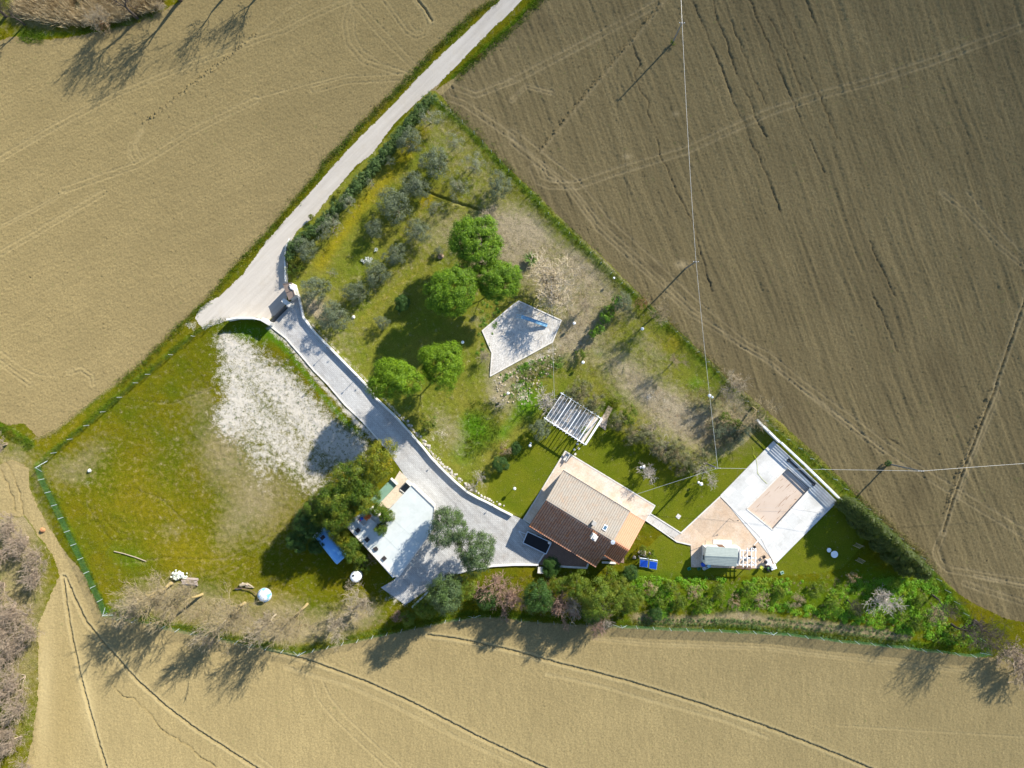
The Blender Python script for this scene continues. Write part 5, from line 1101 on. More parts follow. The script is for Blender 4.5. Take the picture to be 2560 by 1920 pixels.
def proto(kind, mats, makers): PROTO[kind] = (mats, makers)
def leafy(kind, leafk, barkm, n, r, hc, **kw):
    out = []
    for i in range(n):
        vf = crown(1000 + len(PROTO)*37 + i*11, r, kw.get('rz', r*.8), hc, kw['ncl'], kw['rc'], kw['nl'], kw['ls'], kw.get('asp', .55), kw.get('inner', .25), 0, kw.get('up', .35), kw.get('low', -.5), kw.get('lump', .2))
        tr = branching(500 + len(PROTO)*13 + i, hc*(.85 if kind == 'pine' else 1.05), .8, depth=2, r0=kw.get('tr', .14), kids=(3, 4), twig=.03, first=.45)
        tv = stack(tr); cm = lm(kind + '_crown', vf); cm.materials.append(LF[leafk]); tm = lm(kind + '_trunk', tv); tm.materials.append(barkm); out.append((tm, cm))
    PROTO[kind] = (out, r, hc)
leafy('pine', 'pine', BK_D, 3, 4.2, 6.8, rz=2.4, ncl=190, rc=.82, nl=210, ls=.21, asp=.5, up=.45, low=-.15, inner=.25, lump=.15, tr=.22)
leafy('pine_bright', 'pine_bright', BK_D, 2, 4.2, 6.8, rz=2.6, ncl=150, rc=.95, nl=230, ls=.21, asp=.5, up=.4, low=-.2, inner=.15, lump=.24, tr=.22)
leafy('olive', 'olive', BK_G, 4, 1.9, 2.3, rz=1.5, ncl=110, rc=.50, nl=60, ls=.15, asp=.35, inner=.4, low=-.7, lump=.22, tr=.12)
leafy('olive_pale', 'olive_pale', BK_G, 3, 1.9, 2.3, rz=1.4, ncl=70, rc=.45, nl=44, ls=.14, asp=.32, inner=.45, low=-.7, lump=.32, tr=.10)
leafy('young_olive', 'olive', BK_G, 2, .9, 1.7, rz=.8, ncl=22, rc=.32, nl=26, ls=.12, asp=.35, inner=.4, low=-.7, tr=.05)
leafy('mimosa', 'mimosa', BK_D, 3, 3.1, 4.8, rz=2.6, ncl=170, rc=.72, nl=100, ls=.20, asp=.4, low=-.6, lump=.25, tr=.16)
leafy('yellowtop', 'yellowtop', BK_D, 1, 3.1, 4.8, rz=2.6, ncl=150, rc=.72, nl=100, ls=.20, asp=.4, low=-.5, lump=.25, tr=.16)
leafy('holm', 'holm', BK_D, 2, 2.9, 4.5, rz=2.6, ncl=170, rc=.7, nl=110, ls=.17, asp=.5, low=-.6, lump=.15, tr=.18)
leafy('dark', 'dark', BK_D, 2, 2.4, 4.5, rz=2.6, ncl=130, rc=.62, nl=110, ls=.16, asp=.5, low=-.7, lump=.12, tr=.16)
leafy('green', 'green', BK_D, 3, 2.8, 4.6, rz=2.5, ncl=130, rc=.68, nl=95, ls=.18, asp=.45, low=-.6, lump=.26, tr=.16)
leafy('ole', 'ole', BK_G, 4, 1.7, 1.5, rz=1.2, ncl=60, rc=.45, nl=62, ls=.15, asp=.35, low=-.6, lump=.22, tr=.05)
leafy('laurel', 'laurel', BK_D, 2, 1.0, 1.2, rz=1.0, ncl=36, rc=.34, nl=50, ls=.14, asp=.5, low=-.6, lump=.2, tr=.05)
leafy('greenbush', 'green', BK_D, 3, 1.2, .9, rz=.9, ncl=40, rc=.36, nl=48, ls=.14, asp=.45, low=-.5, lump=.28, tr=.04)
leafy('hedgebush', 'hedge', BK_D, 3, 1.25, 1.2, rz=1.1, ncl=46, rc=.38, nl=55, ls=.15, asp=.5, low=-.5, lump=.2, tr=.05)
leafy('drybush', 'dry', BK_O, 3, 1.1, .8, rz=.75, ncl=34, rc=.34, nl=36, ls=.12, asp=.3, low=-.5, lump=.25, tr=.04)
def columnar(kind, n):
    out = []
    for i in range(n):
        g = np.random.default_rng(900 + i); k = 120; z = g.random(k)**.8; a = g.uniform(0, 6.28, k); rr = .85*np.sin(np.clip(z*2.6 + .45, 0, pi))**.7*g.uniform(.75, 1.1, k) + .05
        cc = np.stack([rr*np.cos(a), rr*np.sin(a), .3 + z*4.3], -1); m = np.repeat(np.arange(k), 60); q = sphere_pts(len(m), g)
        P = cc[m] + q*np.array([.30, .30, .42])*(g.random(len(m))**.4)[:, None]; d = np.stack([np.cos(a), np.sin(a), np.full(k, .5)], -1)
        cm = lm(kind + '_crown', leaf_quads(P, unit(d[m] + q*.6 + g.normal(size=P.shape)*.3), .14*g.uniform(.6, 1.4, len(m)), .45, g)); cm.materials.append(LF['cyp'])
        tm = lm(kind + '_trunk', stack(branching(70 + i, 3.5, .3, depth=1, r0=.09, kids=(2, 2), twig=.02, first=.6))); tm.materials.append(BK_D); out.append((tm, cm))
    PROTO[kind] = (out, .9, 2.6)
columnar('cypress', 3)
def bare(kind, barkm, n, h, tmat=None, **kw):
    out = []
    for i in range(n):
        a, b = branching(3000 + len(PROTO)*29 + i*7, h, **kw); tm = lm(kind + '_trunk', a); tm.materials.append(tmat or barkm); cm = lm(kind + '_twigs', b); cm.materials.append(barkm)
        rad = float(np.percentile(np.hypot(b[0][:, 0], b[0][:, 1]), 95)); out.append((tm, cm, rad))
    PROTO[kind] = (out, None, h)
bare('bare_grey', BK_G, 3, 7, spread=.7, depth=5, r0=.16, kids=(3, 3), twig=.018, first=.26)
bare('bare_wide', bark('pale_lichen_twigs', (.47, .40, .31), (.44, .36, .20)), 1, 7, BK_Y, spread=.85, depth=5, r0=.17, kids=(3, 4), twig=.021, first=.22, tdep=2)
bare('bare_yellow', BK_T, 3, 8, BK_Y, spread=.6, depth=5, r0=.20, kids=(3, 3), twig=.0145, tdep=2, first=.30)
bare('bare_tall', BK_D, 3, 10, spread=.55, depth=5, r0=.26, kids=(2, 3), twig=.018, first=.30)
bare('bare_pink', BK_P, 3, 4.5, spread=.55, depth=4, r0=.07, kids=(3, 3), twig=.016, first=.30, stems=4)
bare('bare_red', BK_R, 2, 4.5, spread=.55, depth=4, r0=.08, kids=(3, 3), twig=.021, first=.30, stems=5)
bare('bare_silver', BK_S, 2, 4, spread=.7, depth=4, r0=.09, kids=(3, 3), twig=.016, first=.25, stems=2)
bare('bare_orange', BK_O, 2, 3.5, spread=.6, depth=4, r0=.06, kids=(2, 3), twig=.014, first=.3, stems=3)
NT = [0]
def tree(kind, px, py, r, label, hc=None, cat='tree', name=None, group=None, base=False, seed=None, h=None):
    out, r0, hc0 = PROTO[kind]; i = NT[0]; NT[0] += 1; v = out[(i if seed is None else seed) % len(out)]
    if kind.startswith('bare'):
        sz = (h or hc0)/hc0; sr = (r*S/v[2]) if r else sz; c = G(px, py)
        nm, parts = name or 'bare_tree', ('trunk', 'branches')
    else:
        hc = hc or hc0; sz = hc/hc0; sr = r*S*(H - hc)/H/r0*(1.12 if kind.startswith('olive') else .97); c = G(px, py, hc); nm, parts = name or 'tree', ('trunk', 'crown')
    o = bpy.data.objects.new(nm, None); COL.objects.link(o); o.location = tuple(c); o.rotation_euler = (0, 0, (i*2.399) % 6.283); o.scale = (sr*(1 + .07*sin(i*5.1)), sr*(1 - .07*sin(i*5.1)), sz); tag(o, label, cat, group)
    for pn, me in zip(parts, v[:2]): link(pn, me, None, o)
    return o
# ---- round pines
for px, py, r, hc, lab in ((1191,607,64,7.2,'topmost of the round bright green pines'),(1129,726,63,7.2,'round pine with the widest shadow left of the concrete pad'),(1243,700,54,6.6,'round pine touching the upper corner of the concrete pad'),(1106,914,54,7.6,'round pine right of its twin above the driveway'),(988,950,56,8.6,'round pine hanging over the driveway wall')):
    tree('pine_bright' if py > 900 else 'pine', px, py, r, lab, hc, 'pine', 'pine_tree', 'round pines')
# ---- olive grove
OL = ((1075,295,25,'pale olive tree nearest the top of the roadside hedge'),(1025,352,26,'second olive from the top beside the hedge'),(1136,357,22,'thin olive close to the wire fence near the top'),(973,402,14,'tiny round olive sapling beside the hedge'),(1086,408,33,'large olive in the upper middle of the grove'),(1185,411,27,'faint sparse olive near the fence, upper right'),
 (1036,462,30,'dense olive between the largest two of the grove'),(1145,463,27,'olive left of the pair by the fence, half shaded'),(1248,462,28,'dark grey olive by the bare tree at the right'),(925,460,14,'thin sapling olive between hedge and grove'),(987,512,38,'largest olive of the grove with a deep shadow'),(871,506,19,'sparse olive beside the yellow grass and the hedge'),
 (825,567,28,'pale olive leaning on the lower hedge'),(935,570,20,'olive standing in the shadow of the largest olive'),(1042,578,28,'round dark cored olive right of the small agaves'),(989,636,24,'olive just right of the two agave clumps'),(764,622,24,'grey olive at the lower end of the hedge'),(941,683,27,'olive below the agave clumps'),(889,730,25,'olive between two others on the lower diagonal row'),
 (785,726,30,'round olive next to the gatehouse'),(834,792,33,'lowest olive, beside the driveway wall'),(830,680,14,'leafless looking sapling in the open grass'),(1085,520,18,'faint olive left of the dark ditch line'))
for px, py, r, lab in OL: tree('young_olive' if r < 16 else 'olive_pale' if any(w_ in lab for w_ in ('pale', 'faint', 'thin', 'sparse', 'half')) else 'olive', px, py, r, lab, 1.8 if r < 16 else 1.7 + r*.03, 'olive tree', 'olive_tree', 'olive trees of the grove')
tree('greenbush', 735, 668, 20, 'yellow green shrub at the end of the hedge above the gatehouse', 1.2, 'shrub', 'shrub'); tree('dark', 1006, 757, 20, 'dark bushy shrub at the edge of the pine shadow', 1.5, 'shrub', 'shrub'); tree('olive', 955, 806, 15, 'small olive like shrub left of the pine shadow', 1.5, 'shrub', 'shrub'); tree('olive', 1098, 627, 10, 'small silver shrub beside the tree stump', 1.0, 'shrub', 'shrub')
tree('olive', 1352, 1073, 23, 'grey green small tree in front of the pergola', 2.4, 'tree', 'small_tree'); tree('greenbush', 1068, 1058, 22, 'green bush beside the driveway wall below the pines', 1.2, 'shrub', 'shrub'); tree('drybush', 1265, 1122, 18, 'brown bush on the bright grass bank', 1.0, 'shrub', 'shrub'); tree('dark', 1250, 1160, 20, 'dark bush in the shade left of the lawn lamp', 1.4, 'shrub', 'shrub'); tree('dark', 1290, 1120, 14, 'dark low bush in the pergola shadow', 1.2, 'shrub', 'shrub')
# ---- roadside hedge: one clipped row
hedge = thing('hedge', G(900, 460), 'long dense green hedge between the white road and the olive grove', 'hedge')
HP = [(1078,250),(1045,288),(1015,325),(985,365),(955,400),(930,430),(900,462),(872,497),(845,525),(812,560),(782,585),(752,605),(732,630),(726,655)]
g_ = np.random.default_rng(5); parts_ = []
for (ax, ay), (bx, by) in zip(HP[:-1], HP[1:]):
    k = max(2, int(hypot(bx-ax, by-ay)/9))
    for j in range(k):
        f = j/k; c = G(ax + (bx-ax)*f + g_.uniform(-4, 4), ay + (by-ay)*f + g_.uniform(-4, 4)); vf = crown(int(ax*7 + j), .95*g_.uniform(.8, 1.2), .95, 1.05*g_.uniform(.85, 1.2), 26, .36, 48, .15, .5, .25, 0, .4, -.5, .2)
        parts_.append((vf[0] + c - np.array(hedge.location), vf[1]))
hm = lm('hedge_leaves', stack(parts_)); hm.materials.append(LF['hedge']); link('foliage', hm, None, hedge)
st_ = MB()
for a, b in HP: st_.tube(G(a, b), G(a, b) + [.1, .1, 1.2], .05, .03, 6)
st_.build('stems', BK_D, hedge)
tree('yellowtop', 846, 478, 6, 'small orange yellow bush at the road side of the hedge', .9, 'shrub', 'shrub'); tree('yellowtop', 778, 543, 7, 'yellow bush in the lower part of the hedge', .9, 'shrub', 'shrub')
# ---- bright tree cluster left of the flat building
for px, py, r, hc, lab in ((945,1150,46,7.0,'yellow tipped tree at the driveway, right end of the leafy cluster'),(885,1195,50,7.0,'leafy tree in the middle of the cluster above the green floor'),(842,1252,50,7.0,'leafy tree at the lower left of the cluster'),(908,1240,42,6.4,'leafy tree beside the beige terrace'),(850,1290,38,6.0,'lowest leafy tree of the cluster beside the roof corner'),
    (948,1275,17,4.6,'small yellow green tree overhanging the upper edge of the flat roof'),(968,1290,17,4.5,'bright green tree growing through the flat roof'),(954,1322,15,4.4,'small bright tuft of tree above the white roof'),(852,1338,24,3.6,'yellow tree between the caravan and the roof'),(878,1368,26,3.4,'yellow green tree right of the caravan'),(890,1392,20,3.0,'yellow green bush at the lower end of the caravan'),(822,1292,30,4.4,'shaded tree left of the roof corner'),(790,1365,20,2.2,'dark bush left of the caravan'),(772,1308,34,4.6,'shaded tree above the caravan at the meadow edge'),(742,1352,26,3.4,'dark tree at the left end of the shaded cluster'),(800,1275,34,5.6,'leafy tree at the meadow side of the cluster')):
    tree('yellowtop' if px in (945, 852) else 'dark' if px in (790, 772, 742) else 'mimosa', px, py, r, lab, hc, 'tree', 'leafy_tree')
tree('greenbush', 905, 1415, 20, 'green bush below the flat roof eave', 1.0, 'shrub', 'shrub'); tree('drybush', 925, 1400, 16, 'brownish bush under the flat roof eave', .9, 'shrub', 'shrub')
tree('holm', 1119, 1318, 46, 'grey green holm oak at the right edge of the white roof', 7.2, 'tree', 'holm_oak'); tree('holm', 1190, 1376, 48, 'darker holm oak in the middle of the yard', 6.6, 'tree', 'holm_oak')
# ---- oleander hedges
for px, py, r, lab in ((1428,985,25,'leftmost oleander behind the pergola'),(1455,970,24,'uppermost oleander behind the pergola'),(1462,1003,28,'large oleander behind the middle of the pergola'),(1488,1008,25,'oleander behind the right corner of the pergola'),(1486,1030,17,'smaller oleander beside the stone flag path')): tree('ole', px, py, r, lab, 1.9, 'shrub', 'oleander_shrub', 'oleander shrubs')
for i, (px, py, r) in enumerate(((1549,1055,26),(1572,1040,22),(1600,1078,28),(1580,1092,22),(1628,1098,24),(1660,1124,28),(1690,1116,22),(1705,1142,28),(1735,1162,26),(1752,1140,20),(1682,1148,22),(1640,1120,20))):
    lab = ('leftmost oleander of the long row by the stone flags','dark green topped oleander at the upper left of the long row','big brown tipped oleander in the left third of the row','low oleander on the lawn side near the left of the row','oleander left of the silver bare bush','broad oleander right of the silver bare bush','upper oleander right of the row middle','broad oleander near the right third of the row','rightmost oleander beside the utility pole','small oleander above the right end of the row','low oleander on the lawn side under the right third','low oleander below the silver bare bush')[i]
    tree('ole' if i != 1 else 'greenbush', px, py, r, lab, 1.8, 'shrub', 'oleander_shrub', 'oleander shrubs')
for px, py, r, lab in ((1541,757,17,'uppermost of the bright green laurels left of the yellow grass'),(1524,778,14,'second bright laurel from the top'),(1512,796,13,'third bright laurel from the top'),(1497,824,13,'fourth bright laurel, lower in the line'),(1482,834,10,'lowest little laurel of the line')): tree('laurel', px, py, r, lab, 1.5, 'shrub', 'laurel_shrub', 'bright laurel shrubs')
for px, py, r, k, lab in ((1454,888,15,'greenbush','bush beside the globe lamp below the pad'),(1558,757,20,'olive','brown olive coloured shrub right of the laurels'),(1841,955,17,'drybush','brown shrub at the field edge above the pool'),(1830,1078,14,'olive','grey shrub in dry grass left of the pool fence'),(1848,1098,12,'olive','small grey shrub near the upper corner of the pool terrace'),(1806,1068,12,'olive','small grey green shrub below the bare trees'),(1700,1180,14,'ole','low shrub at the lawn edge of the oleander row'),(1790,1110,13,'ole','low brown shrub near the power pole'),(1862,1076,13,'olive','grey shrub close to the white wall stub'),(1820,1105,15,'ole','brownish shrub in the dark scrub left of the pool terrace'),(1842,1060,12,'greenbush','green scrub bush below the yellow twigged tree'),(1795,1085,13,'olive','grey scrub bush between the power pole and the pool'),(1775,1060,13,'ole','brown scrub bush above the power pole'),(1815,1045,14,'greenbush','green scrub bush under the grey bare trees'),
    (1460,1075,9,'laurel','small green bush at the stone flag path'),(1576,1432,19,'dark','round clipped dark green bush below the rockery'),(1379,1417,24,'dark','dark spreading bush below the brown porch'),(1608,1375,12,'greenbush','yellowish bush behind the solar panels'),(1628,1385,12,'greenbush','low bush at the right of the rockery')): tree(k, px, py, r, lab, None if r > 17 and k != 'dark' else 1.1, 'shrub', 'shrub')
# ---- lower strip trees
for px, py, r, hc, k, lab in ((1115,1480,44,7.2,'holm','large dark tree casting a shadow on the field left of the pink shrubs'),(1165,1462,32,5.0,'green','light green tree right of the large dark tree'),(1345,1493,36,5.4,'dark','round dark green tree below the porch'),(1500,1500,46,6.0,'green','largest green tree in the strip below the annex'),(1450,1468,34,5.0,'green','bright green tree below the house corner'),(1545,1476,32,4.6,'green','green tree right of the largest one'),(1480,1532,26,3.4,'dark','dark low tree near the fence between pink shrubs'),(1400,1462,24,3.2,'green','small green tree below the porch curb'),(1582,1500,26,3.2,'green','rounded green bush tree at the end of the tall trees'),(1520,1440,22,2.6,'greenbush','low yellow green bush below the annex'),(1218,1500,24,2.8,'dark','dark bush between the dark tree and the brown shrubs'),(1060,1520,26,2.6,'green','dim green bush at the fence under the dark tree'),(1020,1545,18,1.6,'green','small green bush by the fence')):
    tree(k, px, py, r, lab, hc, 'tree', 'strip_tree')
for i, (px, py, r, k) in enumerate(((1625,1470,18,'drybush'),(1650,1500,18,'greenbush'),(1680,1470,17,'greenbush'),(1700,1510,20,'greenbush'),(1735,1480,18,'drybush'),(1760,1510,18,'greenbush'),(1800,1480,20,'greenbush'),(1835,1505,17,'drybush'),(1870,1475,18,'greenbush'),(1905,1500,20,'drybush'),(1950,1480,18,'greenbush'),(1990,1500,20,'drybush'),(2040,1475,20,'greenbush'),(2080,1510,18,'greenbush'),(2140,1520,20,'greenbush'),(2250,1530,20,'greenbush'),(2300,1500,20,'greenbush'),(2340,1540,22,'drybush'),(2390,1590,22,'greenbush'),(2290,1560,18,'greenbush'),(2130,1443,14,'drybush'),(1640,1535,16,'dark'),(1560,1520,20,'greenbush'))):
    w1 = {'drybush': 'brown dry shrub', 'greenbush': 'green shrub', 'dark': 'dark green shrub'}[k]
    w2 = ('below the shed-side lawn at the left','close to the field fence, left part','under the left end of the shed','below the shed middle','under the blue barrel','in the rear row below the shed','under the small pergola','close to the bare vegetable rows','below the barbecue','in the middle of the overgrown strip','below the pool terrace corner','above the vegetable rows','below the round tables','between the round tables and fence','near the dark leaning trunk','right of the silver bare tree','in the bright ivy at the right','under the tall bare trees','at the dark corner of the plot','above the last vegetable row','beside the flower strip under the cypresses','casting a shadow on the vegetable rows','at the end of the tall strip trees')[i]
    tree(k, px, py, r, w1 + ' ' + w2, 1.1, 'shrub', 'shrub', 'shrubs of the overgrown strip')
# ---- cypress row
CYP = [(2118,1262),(2133,1272),(2148,1286),(2162,1300),(2176,1312),(2190,1326),(2204,1339),(2219,1353),(2233,1367),(2248,1382),(2262,1396),(2278,1410),(2294,1424),(2140,1300),(2168,1330),(2196,1360),(2225,1390),(2258,1420)]
for i, (px, py) in enumerate(CYP): tree('cypress', px + 4, py + 2, 22 if i < 13 else 18, 'dark cypress in the dense row between the lawn and the right wire fence', (3.1 if i < 13 else 2.6)*(.9 + .2*((i*7) % 5)/4), 'cypress', 'cypress_tree', 'cypresses of the row along the right fence')
# ---- bare trees
BT = (
 ('bare_wide',1383,712,64,7.5,'wide pale bare tree with yellow lichen above the concrete pad'),('bare_grey',1227,548,34,5.5,'grey bare tree below the dark olive at the right of the grove'),('bare_grey',1471,757,26,5,'thin many stemmed bare tree left of the laurels'),('bare_yellow',1636,790,30,8.5,'tall thin bare tree at the fence behind the lone globe lamp'),('bare_yellow',1688,898,24,6.2,'leaning bare tree in yellow grass near the fence'),('bare_orange',1602,762,18,3.2,'small orange twigged tree against the fence'),
 ('bare_grey',1807,972,40,7,'bare tree with grey twigs above the two globe lamp in dry grass'),('bare_yellow',1880,1018,46,7,'bare tree with yellow twigs reaching over the field edge'),('bare_silver',1613,1179,24,3.8,'small pale bare tree beside the lamp on the house lawn'),('bare_silver',1758,1176,36,5.4,'spreading pale bare tree in front of the power pole'),('bare_silver',1650,1113,26,2.6,'silver grey bare bush in the oleander row'),('bare_silver',1195,1203,30,1.9,'star shaped pale bare bush beside the driveway wall'),('bare_silver',1370,1000,34,4.2,'grey bare bush at the left corner of the pergola'),('bare_silver',1246,1008,20,1.8,'tiny bare shrub on the pale bank'),
 ('bare_grey',1205,905,24,3.2,'dim bare shrub left of the lower tip of the concrete pad'),('bare_grey',1640,1070,34,3.2,'grey bare tree behind the oleander row'),
 ('bare_grey',915,1497,46,6.2,'round grey bare tree below the flat building'),('bare_red',999,1537,18,2.2,'small pink shrub near the fence below the flat building'),('bare_yellow',430,1458,62,13,'leaning yellow barked tree at the rubble heap'),('bare_yellow',506,1486,62,13,'leaning yellow barked tree left of the branch heap'),('bare_yellow',768,1510,62,12.5,'forked yellow barked tree right of the covered dome'),('bare_yellow',612,1508,56,12,'yellow twigged tree below the branch heap'),('bare_grey',690,1536,48,9.5,'grey bare tree between the covered dome and the fence'),('bare_grey',566,1548,46,9.5,'grey bare tree close to the lower left fence'),('bare_grey',345,1497,46,9,'grey bare tree nearest the lower left fence corner'),('bare_grey',850,1545,36,7,'dim bare tree near the fence below the grey round tree'),
 ('bare_red',1402,1500,46,6.5,'tall pink twigged tree between the round dark tree and the green trees'),('bare_red',1484,1532,38,5.2,'pink twigged shrub hanging over the fence'),('bare_red',1278,1490,42,6,'pink twigged shrub left of the round dark tree'),('bare_red',1238,1455,46,5.5,'orange brown bare shrub below the yard wall'),('bare_silver',1430,1500,30,6,'silver bare tree between the pink ones'),('bare_silver',1508,1536,26,4.6,'silver grey bare shrub at the fence'),
 ('bare_silver',2185,1492,38,6,'pale silver bare tree in the bright ivy'),('bare_tall',2118,1500,20,6.5,'dark leaning trunk with thin bare crown in the ivy'),('bare_tall',2330,1487,46,9,'tall dark bare tree at the right plot corner, upper one'),('bare_tall',2378,1560,52,9.5,'tall dark bare tree with a broken trunk at the right plot corner'),('bare_tall',2437,1552,56,10,'tallest dark bare tree at the right plot corner'),('bare_pink',2520,1625,44,5,'pinkish bare shrub outside the right fence corner'),('bare_pink',2562,1665,50,5,'pinkish bare thicket at the right picture edge'))
for k, px, py, r, h, lab in BT: tree(k, px, py, r, lab, h=h, cat='bare tree', name='bare_tree' if h > 3 else 'bare_shrub')
g_ = np.random.default_rng(12)
TH = [(30,1310),(75,1345),(20,1375),(95,1400),(15,1460),(40,1505),(70,1540),(20,1570),(95,1420),(60,1620),(5,1640),(80,1580),(70,1685),(30,1725),(65,1770),(20,1800),(55,1840),(25,1880),(50,1910)]
for px, py in TH: tree('bare_pink', px + g_.uniform(-6, 6), py + g_.uniform(-6, 6), 40, 'pinkish grey leafless tree in the thicket along the left picture edge', h=g_.uniform(3.2, 5.0), cat='bare tree', name='bare_tree', group='leafless trees of the thicket at the left edge')
tree('bare_pink', 18, 1110, 34, 'lone pinkish bare tree at the left edge above the eroded bank', h=4.5, cat='bare tree', name='bare_tree')
for px, py, r, h, k, lab in ((344,46,60,13,'bare_tall','tall bare tree at the upper left whose shadow fans over the field'),(452,0,60,13,'bare_tall','tall bare tree at the top edge left of the bramble bush'),(575,-22,56,12,'bare_tall','bare tree just past the top edge'),(62,62,40,9,'bare_tall','dark bare tree behind the reeds at the upper left'),(15,40,50,9,'bare_tall','bare tree in the upper left corner'),(276,64,30,7,'bare_grey','bare tree beside the right end of the reeds'),(415,14,20,2,'bare_grey','small dark bramble near the top edge'),(660,-25,44,9,'bare_tall','bare tree past the top edge above the tractor turn')): tree(k, px, py, r, lab, h=h, cat='bare tree', name='bare_tree')
for px, py, r, lab in ((225,52,13,'grey brown shrub at the lower side of the reeds'),(265,62,15,'dark shrub below the reeds'),(250,68,12,'low grey shrub at the tip of the reeds')): tree('drybush', px, py, r, lab, 1.0, 'shrub', 'shrub')
# dark tree just past the top right corner and tufts at the pole feet
tree('greenbush', 1682, 107, 6, 'green grass tuft at the foot of the uppermost pole', .5, 'tuft', 'grass_tuft'); tree('dark', 2221, 1159, 8, 'dark bush at the foot of the right utility pole', .7, 'shrub', 'shrub')
# ---- fan palm and agaves
def blades(name, c, n, ln, wd, tilt, mat, label, cat, seed, thick=1):
    g = np.random.default_rng(seed); t = thing(name, c, label, cat); V = []; F = []
    for i in range(n):
        a = i*2.399 + g.uniform(-.2, .2); e = g.uniform(*tilt); l = ln*g.uniform(.75, 1.1); d = np.array([cos(a)*cos(e), sin(a)*cos(e), sin(e)]); s_ = np.array([-sin(a), cos(a), 0]); b = len(V)
        p0 = np.array([0, 0, .1*thick]); p1 = p0 + d*l*.55; p2 = p0 + d*l + np.array([0, 0, -l*.18]); u_ = np.cross(d, s_)*wd*.25
        V += [p0 - s_*wd*.3, p0 + s_*wd*.3, p1 - s_*wd*.5, p1 + s_*wd*.5, p1 + u_, p2]; F += [[b, b+1, b+3, b+2], [b+2, b+3, b+5], [b, b+2, b+4], [b+1, b+4, b+3], [b+4, b+2, b+5], [b+4, b+5, b+3]]
    link('leaves', mesh_from(name + '_leaves', V, F), mat, t); return t
pl_ = blades('fan_palm', G(1326,650), 60, 1.7, .16, (.1, 1.2), LF['palm'], 'green fan palm with spiky leaves above the bare lichen tree', 'palm', 3, 5); MB().tube(G(1326,650) - [0, 0, .1], G(1326,650) + [0, 0, .6], .16, .14, 10).build('stem', BK_D, pl_)
for i, (a, b, s_) in enumerate(((941,625,.55),(918,648,.6),(912,655,.5),(924,655,.5),(906,652,.4),(928,648,.4))): blades('agave', G(a, b), 22, s_, .13, (.2, 1.0), LF['agave'], ('pale agave clump, the single one above the others','pale agave, largest of the lower clump','pale agave at the bottom of the lower clump','pale agave at the lower right of the clump','pale agave at the left of the lower clump','pale agave at the right of the lower clump')[i], 'agave', 20 + i)
# ---- stuff: ground cover, long grass, reeds, brush, crop rows
def scatter_poly(poly, n, g):
    P = np.array(poly, float); lo, hi = P.min(0), P.max(0); q = g.uniform(lo, hi, (n*4, 2)); m = inpoly(q[:, 0].astype(np.float32), q[:, 1].astype(np.float32), poly); return q[m][:n]
def scatter_line(pts, n, wd, g):
    pts = np.array(pts, float); sl = np.hypot(*np.diff(pts, axis=0).T); cs = np.concatenate([[0], np.cumsum(sl)]); t = g.uniform(0, cs[-1], n); i = np.clip(np.searchsorted(cs, t) - 1, 0, len(sl)-1)
    f = ((t - cs[i])/sl[i])[:, None]; return pts[i]*(1-f) + pts[i+1]*f + g.normal(size=(n, 2))*wd
def to_world(q):
    z = np.zeros(len(q))
    for _ in range(4): k = (H - z)/H*S; x = (q[:, 0] - 1280)*k; y = (960 - q[:, 1])*k; z = terrain(x, y)
    return np.stack([x, y, z], -1)
def clumps(q, rad, nl, ls, asp, g, hgt=.6, up=.8):
    C = to_world(q); n = len(C); r = rad*g.uniform(.5, 1.3, n); m = np.repeat(np.arange(n), nl); d = sphere_pts(len(m), g); d[:, 2] = np.abs(d[:, 2])
    P = C[m] + d*(r[m]*g.random(len(m))**.4)[:, None]*np.array([1, 1, hgt]); return leaf_quads(P, unit(d*.6 + [0, 0, up] + g.normal(size=P.shape)*.4), ls*g.uniform(.6, 1.4, len(m)), asp, g)
def upright(q, h, wd, g, lean=.35, per=5, spread=.18):
    C = np.repeat(to_world(q), per, 0); n = len(C); C[:, :2] += g.normal(size=(n, 2))*spread; d = unit(np.stack([g.normal(size=n)*lean, g.normal(size=n)*lean, np.ones(n)], -1)); hh = (h*g.uniform(.5, 1.2, n))[:, None]; s_ = unit(np.cross(d, g.normal(size=(n, 3))))*wd
    V = np.stack([C - s_, C + s_, C + d*hh*.6 + s_*.7, C + d*hh + [0, 0, -.0] - s_*.1], 1); return V.reshape(-1, 3), np.arange(n*4, dtype=np.int32).reshape(-1, 4)
def stuff(name, VF, mat, lab): me = lm(name, VF); me.materials.append(mat); return tag(link(name, me), lab, None, None, 'stuff')
g_ = np.random.default_rng(99)
GC = [(1560,1446),(1700,1444),(1960,1448),(2100,1438),(2160,1450),(2270,1440),(2330,1446),(2420,1545),(2455,1615),(2350,1605),(2200,1570),(2050,1545),(1900,1520),(1760,1530),(1640,1545),(1560,1540)]
q = scatter_poly(GC, 1500, g_); q = q[(fbm((q[:, 0]*S).astype(np.float32), (q[:, 1]*S).astype(np.float32), 3.5, 2, 5) > .40)]
stuff('ground_cover', clumps(q, .55, 55, .17, .6, g_, .8), LF['ground'], 'bright green ivy and weeds covering the strip below the shed and pool')
